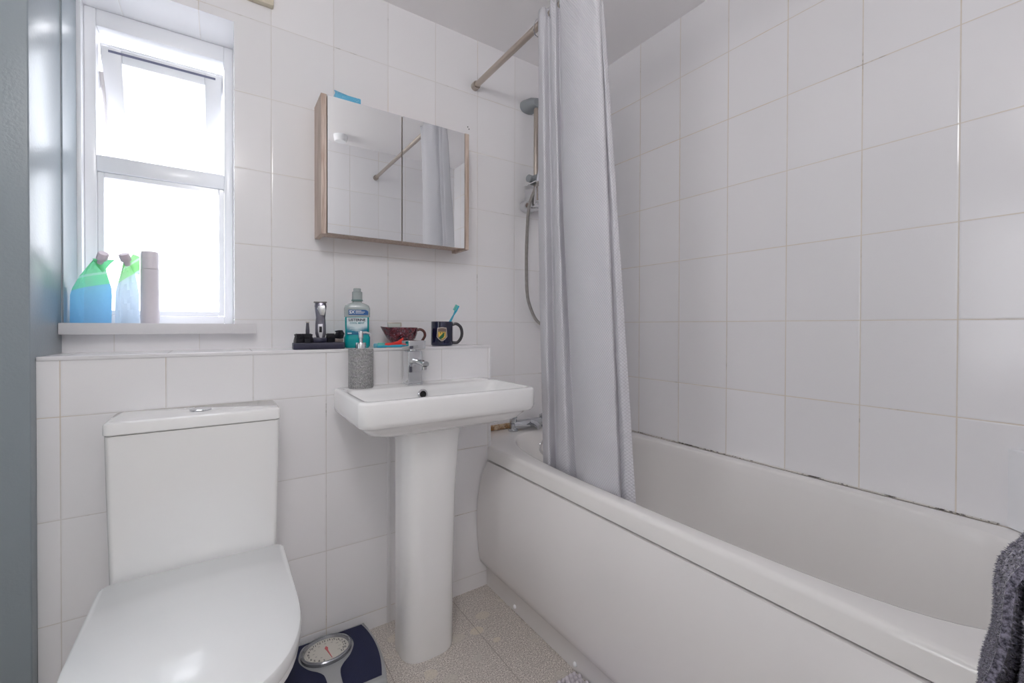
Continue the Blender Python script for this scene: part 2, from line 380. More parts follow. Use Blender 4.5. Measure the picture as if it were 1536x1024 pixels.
M_frost = pane_mat('frosted glass', 0.3, True)
b = MB(); b.box(-0.455, -0.147, FY0+0.030, FY0+0.036, 1.075, 1.502); b.build('pane', M_frost, wt, smooth=None)
# open top-hung sash
sash = bpy.data.objects.new('sash', None); COL.objects.link(sash); sash.parent = wt
sash.location = (-0.301, 0.198, 1.925); sash.rotation_euler = (R(24), 0, 0)
b = MB(); hw = 0.160; H = 0.40
b.box(-hw, -hw+0.05, -0.014, 0.014, -H, 0, 0.004); b.box(hw-0.05, hw, -0.014, 0.014, -H, 0, 0.004)
b.box(-hw+0.05, hw-0.05, -0.014, 0.014, -0.042, 0, 0.004); b.box(-hw+0.05, hw-0.05, -0.014, 0.014, -H, -H+0.045, 0.004)
b.box(-hw-0.006, -hw+0.016, 0.0142, 0.026, -H-0.004, 0.008, 0.003); b.box(hw-0.016, hw+0.006, 0.0142, 0.026, -H-0.004, 0.008, 0.003)
b.box(-hw+0.016, hw-0.016, 0.0142, 0.026, -0.016, 0.008, 0.003); b.box(-hw+0.016, hw-0.016, 0.0142, 0.026, -H-0.004, -H+0.012, 0.003)
b.build('sash_frame', M_upvc, sash)
b = MB(); b.box(-hw+0.048, hw-0.048, -0.002, 0.004, -H+0.04, -0.038); b.build('sash_pane', M_frost, sash, smooth=None)
b = MB(); b.box(-hw+0.018, hw-0.018, -0.0155, -0.0135, -0.016, -0.009); b.build('gasket', mat('gasket', C3(120, 122, 145), 0.6), sash)
b = MB(); b.box(0.020, 0.034, -0.035, -0.012, -H+0.02, -H+0.085, 0.004); b.build('latch_handle', M_upvc, sash)
b = MB(); b.tube([(-0.464, 0.222, 1.85), (-0.463, 0.31, 1.585)], 0.006, 8); b.build('stay_arm', mat('grey stay', C3(206, 202, 204), 0.4), wt)
# sill board
b = MB(); b.box(XL+0.0005, -0.049, -0.040, 0, WZ0, 1.036, 0.002); b.box(XL+0.0005, WX1-0.0005, -0.002, WD+0.06, WZ0, 1.036, 0.001)
o = b.build('window_sill', mat('sill board', C3(226, 224, 226), 0.4, var=0.04), wt)
b = MB(); b.box(-0.50, 0.006, -0.022, 0, 2.105, 2.26, 0.003)
o = b.build('trim_8', mat('cream board', C3(214, 205, 186), 0.6)); struct(o, 'cream board fixed high on the wall above the window', 'board')
# two small screw holes
b = MB()
for x, z in ((0.757, 1.902), (0.763, 1.894)): b.lathe([(0.0025, 0), (0.0022, 0.0012)], (x, 0, z), 10, (0, -1, 0))
o = b.build('screw_holes', M_dark); tag(o, 'pair of tiny dark screw plugs in the tile right of the mirror cabinet', 'screw holes')

# ================================================================== TOILET
tl = thing('toilet', 'white close-coupled toilet with its squared lid closed, under the window', 'toilet', (-0.19, -0.54, 0))
def toff(v): return Vector((v[0]+0.19, v[1]+0.54, v[2]))
def Dshape(hw, yb, yf, z, N=17, n=2.5, rb=0.02, taper=0.0):
    # straight sides from the back, rounding into an elliptical front; local toilet coordinates
    ys = yb - (yb-yf)*0.50; L = ys-yf; pts = []
    pts += [(-hw+taper+rb*(1-cos(R(a))), yb-rb*(1-sin(R(a)))) for a in (90, 60, 30, 0)][::1]
    for k in range(N*2+1):
        a = pi + pi*k/(N*2); c, s_ = cos(a), sin(a); q = (abs(c)**n+abs(s_)**n)**(-1/n); pts.append((hw*c*q, ys+L*s_*q))
    pts += [(hw-taper-rb*(1-cos(R(a))), yb-rb*(1-sin(R(a)))) for a in (0, 30, 60, 90)]
    return [Vector((x, y, z)) for x, y in pts]
YB = -0.365+0.54; FR = -0.885+0.54
b = MB()
rs = [Dshape(0.183, YB, FR, 0.412), Dshape(0.185, YB+.001, FR-.002, 0.416), Dshape(0.185, YB+.001, FR-.002, 0.434), Dshape(0.183, YB, FR, 0.440), Dshape(0.178, YB-.004, FR+.005, 0.4435)]
b.rings(rs); b.build('toilet_lid', M_seat, tl, 35)
b = MB(); b.rings([Dshape(0.178, YB-.002, FR+.006, 0.392), Dshape(0.181, YB-.001, FR+.002, 0.396), Dshape(0.181, YB-.001, FR+.002, 0.4095), Dshape(0.179, YB-.002, FR+.004, 0.4115)]); b.build('toilet_seat', M_seat, tl, 35)
b = MB(); yb = -0.212+0.54
def bowl(hw, yf, z): return Dshape(hw, yb, yf, z, n=2.4, rb=0.015)
b.rings([bowl(0.125, -0.70+0.54, 0.0), bowl(0.127, -0.71+0.54, 0.02), bowl(0.130, -0.73+0.54, 0.12), bowl(0.142, -0.78+0.54, 0.22), bowl(0.160, -0.83+0.54, 0.31), bowl(0.172, -0.862+0.54, 0.36), bowl(0.175, -0.870+0.54, 0.385), bowl(0.172, -0.866+0.54, 0.3915)])
b.build('pan', M_cer, tl, 45)
b = MB()
def cr(inx, yf, z, r=0.012): return rrect(0, (LY-0.003+yf)/2+0.54, 0.1785-inx, (LY-0.003-yf)/2, r, z, 6)
b.rings([cr(0.008, -0.350, 0.392), cr(0.006, -0.351, 0.50), cr(0.003, -0.355, 0.65), cr(0.001, -0.357, 0.7755)]); b.build('cistern', M_cer, tl, 40)
b = MB(); b.rings([cr(0.001, -0.360, 0.7775), cr(-0.001, -0.3625, 0.780), cr(-0.001, -0.3625, 0.801), cr(0.001, -0.3605, 0.8055), cr(0.005, -0.356, 0.8075)]); o = b.build('cistern_lid', M_cer, tl, 40)
b = MB(); b.lathe([(0.024, 0.8075), (0.024, 0.8105), (0.021, 0.812), (0.0205, 0.8115)], (0.0, -0.285+0.54, 0), 32)
fb = b.build('flush_button', M_chrome, o)

# ================================================================== BASIN
bs = thing('washbasin', 'white rectangular pedestal washbasin with a chrome tap, below the mirror cabinet', 'washbasin', (0.44, -0.33, 0))
bx, by = 0.44, -0.33
X0, X1, Y0b, Y1b, ZT = 0.152, 0.724, -0.550, LY-0.001, 0.830
def br(ins, z, r=0.03, back=0.0, fr=0.0):
    # rounded rectangle inset from outer outline, back edge stays on the wall unless back given
    x0, x1, y0, y1 = X0+ins-bx, X1-ins-bx, Y0b+ins+fr-by, Y1b-back-by
    return rrect((x0+x1)/2, (y0+y1)/2, (x1-x0)/2, (y1-y0)/2, r, z, 8)
b = MB()
rings = [br(0.165, 0.708, 0.03), br(0.110, 0.710, 0.05), br(0.065, 0.716, 0.05), br(0.036, 0.730, 0.05), br(0.022, 0.746, 0.045), br(0.017, 0.7545, 0.04), br(0.007, 0.7565, 0.035), br(0.003, 0.761, 0.035), br(0.0, 0.772, 0.032), br(0.0, ZT-0.008, 0.032), br(0.003, ZT-0.002, 0.03), br(0.009, ZT, 0.028), br(0.018, ZT, 0.022),
         br(0.024, ZT-0.004, 0.02, 0.108), br(0.0255, ZT-0.008, 0.022, 0.109), br(0.032, ZT-0.018, 0.026, 0.112), br(0.060, ZT-0.060, 0.035, 0.118), br(0.085, ZT-0.078, 0.045, 0.13), br(0.13, ZT-0.086, 0.05, 0.16)]
rings[12] = br(0.018, ZT, 0.022, 0.100)
rings[13] = br(0.0225, ZT-0.002, 0.022, 0.104)
b.rings(rings); b.build('bowl', M_cer, bs, 50)
# overflow and waste
ov = MB(); oy = Y1b-0.1145-by; oz = ZT-0.027
ov.lathe([(0.0165, -0.004), (0.0165, 0.002), (0.0150, 0.0035), (0.0112, 0.0032), (0.0105, 0.0012)], (0.414-bx, oy-0.003, oz), 32, (0, -1, 0.10), cap=False)
o = ov.build('overflow_ring', M_chrome, bs)
ov = MB(); ov.lathe([(0.0108, -0.004), (0.0108, 0.0016)], (0.414-bx, oy-0.0032, oz), 24, (0, -1, 0.10)); ov.build('overflow_hole', M_dark, o)
b = MB(); b.lathe([(0.022, 0), (0.022, 0.002), (0.015, 0.003)], (0, -0.42-by, ZT-0.0865), 28); b.build('waste', M_chrome, bs)
# pedestal
b = MB()
def ped(x0, x1, yf, yb_, z):
    cx = (x0+x1)/2-bx; hw_ = (x1-x0)/2; out = []
    ysf = yf+0.075
    out.append(Vector((cx-hw_, yb_-by, z)))
    for k in range(25):
        a = pi+pi*k/24; c, s_ = cos(a), sin(a); n_ = 3.0; q = (abs(c)**n_+abs(s_)**n_)**(-1/n_); out.append(Vector((cx+hw_*c*q, ysf+0.075*s_*q-by, z)))
    out.append(Vector((cx+hw_, yb_-by, z)))
    return out
PB = -0.338
b.rings([ped(0.316, 0.487, -0.440, PB, 0.0), ped(0.315, 0.488, -0.442, PB, 0.01), ped(0.316, 0.489, -0.444, PB, 0.25), ped(0.316, 0.494, -0.448, PB, 0.5), ped(0.315, 0.503, -0.456, PB, 0.66), ped(0.314, 0.508, -0.460, PB, 0.712)])
b.build('pedestal', M_cer, bs, 40)
# basin mixer tap
tp = thing('mixer_tap', 'square chrome basin mixer tap with block lever', 'tap', (0.403, -0.262, ZT))
b = MB(); b.box(-0.025, 0.025, -0.025, 0.025, 0, 0.116, 0.003, 3); b.box(-0.0265, 0.0265, -0.0265, 0.0265, 0, 0.004, 0.001); b.build('tap_body', M_chrome, tp)
b = MB(); b.lathe([(0.017, 0.116), (0.017, 0.122)], (0, 0, 0), 28); b.box(-0.030, 0.030, -0.042, 0.026, 0.121, 0.151, 0.003, 3); b.build('tap_lever', M_chrome, tp)
b = MB(); b.rings([rrect(0.0, 0.083, 0.0125, 0.0085, 0.008, 0.0, 6), rrect(0.0, 0.080, 0.0125, 0.0085, 0.008, 0.07, 6), rrect(0.0, 0.077, 0.0125, 0.0085, 0.008, 0.092, 6), rrect(0, 0.077, 0.009, 0.005, 0.004, 0.095, 6)])
b.v = [(v[0], -0.018-v[2], v[1]) for v in b.v]
b.build('tap_spout', M_chrome, tp)
b = MB(); b.lathe([(0.0095, 0.058), (0.0095, 0.071)], (0, -0.098, 0), 24); b.build('aerator', M_chrome, tp)

# soap dispenser
def woven_mat():
    t = NT('sparkling grey woven cover'); u = t.n('ShaderNodeUVMap').outputs[0]; x = t.n('ShaderNodeSeparateXYZ'); t.l(u, x.inputs[0])
    v_ = t.math('MULTIPLY', x.outputs[1], 32); u_ = t.math('ADD', t.math('MULTIPLY', x.outputs[0], 60), t.math('MULTIPLY', t.math('FLOOR', v_), 0.5))
    rows = t.math('ABSOLUTE', t.math('SINE', t.math('MULTIPLY', v_, pi))); cols = t.math('ABSOLUTE', t.math('SINE', t.math('MULTIPLY', u_, pi)))
    h = t.math('MULTIPLY', rows, t.math('ADD', 0.55, t.math('MULTIPLY', cols, 0.45)))
    cx_ = t.n('ShaderNodeCombineXYZ'); t.l(t.math('FLOOR', u_), cx_.inputs[0]); t.l(t.math('FLOOR', v_), cx_.inputs[1]); wn = t.n('ShaderNodeTexWhiteNoise'); t.l(cx_.outputs[0], wn.inputs['Vector'])
    k = t.math('MULTIPLY', t.mapr(h, 0.15, 0.8), t.mapr(wn.outputs['Value'], 0, 1, 0.45, 1.0, 'LINEAR'))
    t.put(t.b.inputs['Base Color'], t.mix(k, C3(70, 70, 72), C3(232, 231, 232)))
    t.set(Roughness=0.35, Metallic=0.2); t.bump(h, 0.0012, 1.0); return t.m
sd = thing('soap_dispenser', 'grey woven-textured soap dispenser with chrome pump on the basin corner', 'soap dispenser', (0.2325, -0.2475, ZT))
b = MB(); zs = [0, 0.002, 0.06, 0.123, 0.127]; rr = [0.036, 0.0375, 0.0375, 0.0375, 0.0355]; N = 64
b.rings([sell(0, 0, r, r*0.98, 2.6, z, N) for r, z in zip(rr, zs)])
uvf = lambda i: ((i % N)/N*2 if (i % N)/N < 0.5 else 2-(i % N)/N*2, zs[min(4, i//N)]/0.124)
b.build('bottle_body', woven_mat(), sd, 40, uvf=uvf)
b = MB(); b.lathe([(0.0165, 0.1265), (0.0165, 0.143), (0.015, 0.146), (0.006, 0.146), (0.0055, 0.160), (0.0075, 0.161), (0.0075, 0.180), (0.006, 0.183)], (0, 0, 0), 28)
b.tube([(0, 0, 0.178), (0.016, -0.003, 0.1785), (0.030, -0.005, 0.174)], [0.0042, 0.004, 0.003], 10); b.build('pump', M_chrome, sd)

# ================================================================== BATH
bt = thing('bathtub', 'white bathtub with a bowed panel, built in along the right wall', 'bathtub', (1.08, -0.85, 0))
BX, BY = 1.08, -0.85
BO0, BO1, BYF, BYB = 0.738, XR-0.001, -1.699, -0.001
cxo, cyo, ao, bo = (BO0+BO1)/2-BX, (BYF+BYB)/2-BY, (BO1-BO0)/2, (BYB-BYF)/2
cxi, cyi = 1.079-BX, -0.845-BY
NB = 128
def outer(ins, z): return sell(cxo, cyo, ao-ins, bo-ins, 60, z, NB)
def inner(ga, gb, z, n=3.0, n2=4.2): return sell(cxi, cyi, 0.288-ga, 0.735-gb, n, z, NB, n2)
b = MB()
b.rings([outer(0.020, 0.5005), outer(0.0, 0.5005), outer(0.0, 0.540), outer(0.003, 0.549), outer(0.010, 0.553), outer(0.016, 0.5535),
         inner(-0.010, -0.012, 0.5535), inner(-0.004, -0.005, 0.5515), inner(0.0, 0.0, 0.546), inner(0.006, 0.006, 0.52), inner(0.022, 0.024, 0.40), inner(0.045, 0.06, 0.26), inner(0.065, 0.10, 0.19), inner(0.10, 0.15, 0.165), inner(0.2, 0.5, 0.16)], cap0=False)
b.build('tub', M_acr, bt, 50)
b = MB()
prof = [(0.748, 0.4955), (0.734, 0.4945), (0.716, 0.462), (0.702, 0.42), (0.692, 0.37), (0.688, 0.32), (0.687, 0.26), (0.689, 0.21), (0.693, 0.16), (0.698, 0.125), (0.704, 0.105), (0.729, 0.076), (0.733, 0.068), (0.734, 0.001), (0.752, 0.001), (0.752, 0.4955)]
b.prism([(x-BX, z) for x, z in prof], 'y', -1.699-BY, LY-0.0045-BY)
pn = b.build('bath_panel', mat('bath panel acrylic', C3(228, 225, 224), 0.22, coat=0.2), bt, 30)
for y in (-0.406, -0.722, -1.05, -1.4):
    b = MB(); b.lathe([(0.007, 0), (0.0068, 0.003), (0.004, 0.0055)], (0.734-BX, y-BY, 0.021), 20, (-1, 0, 0)); b.build('screw_cap', M_upvc, pn)
b = MB(); oc = (1.098-BX, -0.118-BY, 0.472)
b.lathe([(0.038, -0.004), (0.038, 0.004), (0.035, 0.007), (0.024, 0.007), (0.023, 0.003)], oc, 36, (0, -1, 0.12)); b.build('overflow_cover', M_chrome, bt)
# bath mixer
bm_ = thing('bath_mixer_tap', 'chrome bath mixer tap on the far bath rim beneath the curtain', 'tap', (1.048, -0.058, 0.5535))
b = MB()
for x in (-0.085, 0.085):
    b.lathe([(0.023, 0), (0.023, 0.006), (0.018, 0.010), (0.016, 0.034)], (x, 0, 0), 28)
b.tube([(-0.085, -0.002, 0.026), (-0.04, -0.012, 0.028), (0.04, -0.012, 0.028), (0.085, -0.002, 0.026)], [0.019, 0.022, 0.022, 0.019], 16)
b.tube([(0, -0.01, 0.03), (0, -0.06, 0.030), (0, -0.085, 0.022)], [0.016, 0.014, 0.012], 14)
b.build('mixer_body', mat('dull chrome', (0.55, 0.57, 0.6, 1), 0.16, 1.0), bm_)
for x in (-0.085, 0.085):
    b = MB(); b.lathe([(0.014, 0.034), (0.017, 0.037), (0.017, 0.054), (0.013, 0.058)], (x, 0, 0), 24); b.box(x-0.004, x+0.020, -0.004, 0.004, 0.056, 0.064, 0.002); b.build('handle', MATS['dull chrome'], bm_)

# ================================================================== SHOWER
rl = thing('shower_rail', 'chrome shower riser rail on the back wall, half hidden behind the curtain', 'shower rail', (1.09, 0, 0))
b = MB(); b.tube([(0, -0.055, 2.07), (0, -0.055, 1.60)], 0.0105, 16); b.build('riser_bar', M_satin, rl)
for z in (2.075, 1.60):
    b = MB(); b.rings([sell(-0.012, 0, 0.042, 0.030, 2.4, 0.0, 36), sell(-0.012, 0, 0.042, 0.030, 2.4, 0.01, 36), sell(-0.008, 0, 0.034, 0.026, 2.3, 0.05, 36), sell(0, 0, 0.022, 0.020, 2.2, 0.070, 36)])
    b.v = [(v[0], -v[2]-0.0005, z+v[1]) for v in b.v]; b.build('wall_bracket', M_grey if z > 2 else M_chrome, rl)
b = MB(); b.box(-0.022, 0.024, -0.085, -0.035, 1.695, 1.735, 0.006); b.lathe([(0.014, 0), (0.017, 0.006), (0.017, 0.03), (0.013, 0.034)], (-0.020, -0.06, 1.715), 24, (-1, -0.15, 0))
b.tube([(0.0, -0.075, 1.715), (-0.01, -0.105, 1.725)], [0.016, 0.018], 16); sl = b.build('slider', M_grey, rl)
b = MB(); b.tube([(-0.035, -0.02, 1.695), (-0.035, -0.10, 1.695), (0.05, -0.11, 1.690)], 0.004, 8); b.box(-0.035, 0.06, -0.115, -0.012, 1.585, 1.595, 0.004); b.box(-0.036, -0.030, -0.10, -0.015, 1.59, 1.67, 0.003); b.tube([(-0.034, -0.10, 1.66), (-0.034, -0.10, 1.60), (0.05, -0.11, 1.60)], 0.004, 8)
b.build('soap_basket', M_chrome, rl)
sh = thing('handheld_shower', 'white handheld shower head resting in the rail slider', 'shower head', (1.083, -0.108, 1.715))
b = MB(); b.tube(smooth_path([(-0.012, 0.006, -0.02), (-0.006, -0.004, 0.05), (0.006, -0.010, 0.12), (0.018, -0.012, 0.17), (0.030, -0.010, 0.21)], 6), [0.011]*8+[0.012]*8+[0.014]*5+[0.02]*4, 16, flat=1.0)
b.lathe([(0.020, -0.006), (0.038, 0.004), (0.044, 0.014), (0.044, 0.020), (0.040, 0.024)], (0.040, 0.004, 0.205), 36, (-0.55, -0.75, -0.15)); b.build('handset', mat('white shower plastic', C3(226, 228, 238), 0.25, coat=0.3), sh)
b = MB(); ax = Vector((-0.55, -0.75, -0.15)).normalized(); e1 = ax.orthogonal().normalized(); e2 = ax.cross(e1)
for rr_, nn in ((0.010, 6), (0.022, 12), (0.033, 18)):
    for k in range(nn): b.lathe([(0.0016, 0), (0.0012, 0.0015)], Vector((0.040, 0.004, 0.205))+ax*0.024+e1*rr_*cos(2*pi*k/nn)+e2*rr_*sin(2*pi*k/nn), 6, ax)
b.build('nozzles', M_dark, sh)
def hose_mat():
    t = NT('ribbed metal hose'); x = t.xyz(); s_ = t.math('ABSOLUTE', t.math('SINE', t.math('MULTIPLY', x[2], 900)))
    t.put(t.b.inputs['Base Color'], t.mix(s_, C3(70, 68, 66), C3(196, 192, 188))); t.set(Metallic=0.8, Roughness=0.3); t.bump(s_, 0.001); return t.m
hp = smooth_path([(1.071, -0.102, 1.695), (1.058, -0.090, 1.66), (1.040, -0.070, 1.58), (1.036, -0.06, 1.45), (1.037, -0.055, 1.30), (1.046, -0.05, 1.18), (1.068, -0.05, 1.11), (1.105, -0.05, 1.055), (1.16, -0.055, 1.03), (1.205, -0.055, 1.06), (1.21, -0.05, 1.12)], 10)
b = MB(); b.tube(hp, 0.0075, 12); o = b.build('shower_hose', hose_mat()); tag(o, 'ribbed metal shower hose hanging in a loop beside the rail', 'shower hose')

# curtain pole and curtain
PX = 0.79
def PZ(y): return 2.086+0.0145*(-y)/1.7
pl = thing('shower_curtain_pole', 'brushed steel shower curtain pole spanning above the bath', 'curtain pole', (PX, -0.85, 2.09))
b = MB(); b.tube([(0, 0.835, PZ(0)-2.09), (0, -0.1, PZ(-0.95)-2.09)], 0.0125, 24); b.tube([(0, -0.095, PZ(-0.95)-2.09), (0, -0.835, PZ(-1.7)-2.09)], 0.0108, 24)
b.build('pole', M_satin, pl)
for y0, s_ in ((0.8495, -1), (-0.8495, 1)):
    b = MB(); b.lathe([(0.0175, 0), (0.0175, 0.022), (0.016, 0.026)], (0, y0, PZ(y0-0.85)-2.09), 28, (0, s_, 0)); b.build('end_cap', M_satin, pl)

cu = thing('shower_curtain', 'light grey textured shower curtain bunched at the middle of the pole', 'shower curtain', (0.81, -0.6, 0.45))
TOP = [(0.77, -0.4871), (0.7598, -0.5223), (0.7804, -0.5253), (0.77, -0.5521), (0.7665, -0.5736), (0.7825, -0.5783), (0.7628, -0.6145), (0.7515, -0.6834), (0.7528, -0.7397), (0.7622, -0.7656), (0.7688, -0.7702), (0.77, -0.7686), (0.7779, -0.7689)]
MID = [(0.8, -0.4517), (0.7832, -0.507), (0.8172, -0.5052), (0.8, -0.5402), (0.7942, -0.5679), (0.8207, -0.561), (0.7881, -0.6049), (0.7696, -0.6728), (0.7714, -0.7515), (0.7869, -0.7897), (0.8041, -0.7822), (0.8, -0.7981), (0.8133, -0.8037)]
BOT = [(0.835, -0.4393), (0.816, -0.497), (0.8544, -0.4878), (0.835, -0.5321), (0.8283, -0.5809), (0.8589, -0.5937), (0.8213, -0.6371), (0.8, -0.7135), (0.8021, -0.7853), (0.8201, -0.8125), (0.841, -0.8056), (0.835, -0.8317), (0.8504, -0.8502)]
NS = 14; rows = []; UV = []; NR = 70
zt, zm, zb = 2.112, 1.40, 0.40
def sp2(P): return smooth_path([(p[0], p[1], 0) for p in P], NS)
ST, SM, SB = sp2(TOP), sp2(MID), sp2(BOT); NC = len(ST)
for r in range(NR+1):
    z = lerp(zt, zb, r/NR); row = []
    for k in range(NC):
        s_ = k/(NC-1)
        if z >= zm: q = ST[k].lerp(SM[k], (zt-z)/(zt-zm))
        else: q = SM[k].lerp(SB[k], min(1.08, (zm-z)/(zm-0.50)))
        top = max(0, (z-1.90)/(zt-1.90))
        # gathers near the hooks
        off = 0.009*top*sin(s_*pi*17); off += 0.0022*sin(z*7+s_*23)+0.0014*sin(z*19+s_*40)+0.006*sin(s_*34+z*0.8)*min(1, max(0, (s_-0.5)*6))*min(1, max(0, (0.86-s_)*8))
        dz = 0.010*top*(abs(sin(s_*pi*7.0))-1) - (0.03*top*max(0, (s_-0.55)/0.45) if False else 0)
        row.append(Vector((q.x-0.81-off*0.55, q.y+0.6-off*0.3, z-0.45+dz)))
    rows.append(row)
b = MB(); b.rings(rows, False, False, closed=False)
L = [0]
for k in range(1, NC): L.append(L[-1]+(SM[k]-SM[k-1]).length)
def cur_mat():
    t = NT('waffle curtain fabric'); u = t.n('ShaderNodeUVMap').outputs[0]; x = t.n('ShaderNodeSeparateXYZ'); t.l(u, x.inputs[0])
    a = t.math('MULTIPLY', t.math('ADD', x.outputs[0], t.math('MULTIPLY', x.outputs[1], 0.8)), pi/0.008); c = t.math('MULTIPLY', t.math('SUBTRACT', x.outputs[0], t.math('MULTIPLY', x.outputs[1], 0.8)), pi/0.008)
    h = t.math('MULTIPLY', t.math('ABSOLUTE', t.math('SINE', a)), t.math('ABSOLUTE', t.math('SINE', c)))
    t.put(t.b.inputs['Base Color'], t.mix(t.mapr(h, 0.02, 0.4), C3(196, 195, 201), C3(216, 215, 221)))
    t.set(Roughness=0.55); t.b.inputs['Sheen Weight'].default_value = 0.25; t.b.inputs['Subsurface Weight'].default_value = 0.0
    t.bump(h, 0.0012, 0.8)
    tl_ = t.n('ShaderNodeBsdfTranslucent'); tl_.inputs[0].default_value = C3(200, 199, 206)
    mx = t.n('ShaderNodeMixShader'); mx.inputs[0].default_value = 0.07; t.l(t.b.outputs[0], mx.inputs[1]); t.l(tl_.outputs[0], mx.inputs[2]); t.l(mx.outputs[0], t.out.inputs[0])
    return t.m
o = b.build('curtain_cloth', cur_mat(), cu, 80, uvf=lambda i: (L[i % NC], (i//NC)*(zt-zb)/NR), fixn=False)
so = o.modifiers.new('thick', 'SOLIDIFY'); so.thickness = 0.0012; so.offset = 0
for k, y in enumerate((-0.462, -0.492, -0.521, -0.55, -0.60, -0.68, -0.733)):
    b = MB(); b.tube([(PX-0.81+0.021*cos(t_), y+0.6+0.004*sin(2*t_), PZ(y)-0.45-0.010+0.031*sin(t_)) for t_ in [2*pi*j/28 for j in range(29)]], 0.0017, 8, cap=False); b.build('curtain_hook', M_chrome, cu)

# ================================================================== MIRROR CABINET
cb = thing('mirror_cabinet', 'oak-effect wall cabinet with two mirrored doors above the basin', 'cabinet', (0.417, 0, 1.345))
def wood_mat():
    t = NT('pale oak laminate'); mp = t.n('ShaderNodeMapping'); t.l(t.pos(), mp.inputs[0]); mp.inputs['Scale'].default_value = (1, 1, 0.06)
    n = t.noise(120, 4, 0.6, mp.outputs[0]); n2 = t.noise(26, 3, 0.6, mp.outputs[0])
    c = t.mix(t.mapr(n, 0.3, 0.7), C3(172, 150, 136), C3(212, 196, 184)); c = t.mix(t.math('MULTIPLY', t.mapr(n2, 0.45, 0.65), 0.35), c, C3(168, 140, 122))
    t.put(t.b.inputs['Base Color'], c); t.set(Roughness=0.5); t.bump(n, 0.0003); return t.m
M_wood = wood_mat()
hw = 0.2815; CD = 0.120; CH = 0.466
for s_ in (-1, 1):
    b = MB(); x0, x1 = (-hw, -hw+0.018) if s_ < 0 else (hw-0.018, hw); b.box(x0, x1, -CD, -0.0005, -0.004, CH, 0.0008, 1); b.build('side_panel', M_wood, cb)
b = MB(); b.box(-hw+0.0185, hw-0.0185, -CD+0.022, -0.0005, 0.008, 0.024); b.box(-hw+0.0185, hw-0.0185, -CD+0.022, -0.0005, CH-0.018, CH-0.002); b.box(-hw+0.0185, hw-0.0185, -0.006, -0.0005, 0.024, CH-0.018); b.build('carcass', M_wood, cb, smooth=None)
M_mir = mat('mirror', (0.90, 0.91, 0.915, 1), 0.0, 1.0)
for x0, x1 in ((-hw+0.0205, -0.0022), (0.0012, hw-0.0205)):
    b = MB(); b.box(x0, x1, -CD+0.004, -CD+0.020, 0.000, CH-0.002); d = b.build('door', M_wood, cb, smooth=None)
    b = MB(); b.box(x0, x1, -CD, -CD+0.0037, 0.000, CH-0.002, 0.0004, 1); b.build('mirror', M_mir, d, smooth=30)
# folded blue packet on top of the cabinet
def dot_mat():
    t = NT('dotted blue card'); v = t.voro(150); t.put(t.b.inputs['Base Color'], t.mix(t.mapr(v, 0.12, 0.2, 1, 0), C3(96, 178, 214), C3(206, 232, 240))); t.set(Roughness=0.4); return t.m
b = MB(); b.box(-0.043, 0.043, -0.02, 0.02, 0, 0.020, 0.002); b.add([(-0.043, -0.0215, 0.017), (-0.0425, 0.0, 0.036), (-0.004, -0.0215, 0.019), (-0.0425, 0.002, 0.035), (-0.004, -0.0195, 0.0185), (-0.043, -0.0195, 0.0165)], [(0, 2, 1), (3, 4, 5), (0, 1, 3, 5), (1, 2, 4, 3)])
o = b.build('folded_packet', dot_mat(), loc=(0.226, -0.092, 1.345+CH+0.0003)); tag(o, 'small blue dotted packet lying on top of the mirror cabinet', 'packet')

# plain round ceiling fitting seen in the mirror
ps = thing('ceiling_fitting', 'plain round white ceiling fitting reflected in the left mirror', 'ceiling fitting', (0.521, -1.576, ZC))
b = MB(); b.lathe([(0.045, 0), (0.045, -0.008), (0.040, -0.034), (0.034, -0.040)], (0, 0, -0.0003), 36); b.build('fitting_housing', M_upvc, ps)

gl = thing('fill_globe', 'round opal globe lamp added out of view to brighten the room', 'lamp', (-0.22, -1.50, 2.02))  # invented lamp out of view, added as overall fill
t = NT('glowing fill globe'); t.b.inputs['Base Color'].default_value = (0.9, 0.9, 0.9, 1); t.b.inputs['Emission Color'].default_value = (1.0, 0.97, 0.95, 1); t.b.inputs['Emission Strength'].default_value = 26.0
b = MB(); b.lathe([(0.02, 0.118)]+[(0.12*sin(R(a)), 0.12*cos(R(a))) for a in range(12, 180, 7)]+[(0.004, -0.12)], (0, 0, 0), 48); b.build('globe', t.m, gl)
b = MB(); b.lathe([(0.03, 0.112), (0.03, 0.15), (0.006, 0.16), (0.006, 0.26), (0.045, 0.262), (0.05, 0.2748)], (0, 0, 0), 28); b.build('fill_globe_holder', M_upvc, gl)

# ================================================================== SILL THINGS
def pouch_mat(name, blue, green, zsplit, slope, rgh=0.25, letters=False):
    t = NT(name); x = t.xyz(); q = t.math('SUBTRACT', x[2], t.math('MULTIPLY', x[0], slope))
    c = t.mix(t.mapr(q, zsplit-0.002, zsplit+0.002), blue, green)
    st = t.math('MULTIPLY', t.mapr(q, zsplit+0.030, zsplit+0.031), t.mapr(q, zsplit+0.037, zsplit+0.038, 1, 0)); c = t.mix(t.math('MULTIPLY', st, 0.7), c, C3(232, 240, 240))
    t.put(t.b.inputs['Base Color'], c); t.set(Roughness=rgh); t.b.inputs['Coat Weight'].default_value = 0.5
    t.bump(t.noise(38, 2, 0.5), 0.004)
    tl_ = t.n('ShaderNodeBsdfTranslucent'); t.l(c, tl_.inputs[0])
    mx = t.n('ShaderNodeMixShader'); mx.inputs[0].default_value = 0.72; t.l(t.b.outputs[0], mx.inputs[1]); t.l(tl_.outputs[0], mx.inputs[2]); t.l(mx.outputs[0], t.out.inputs[0]); return t.m
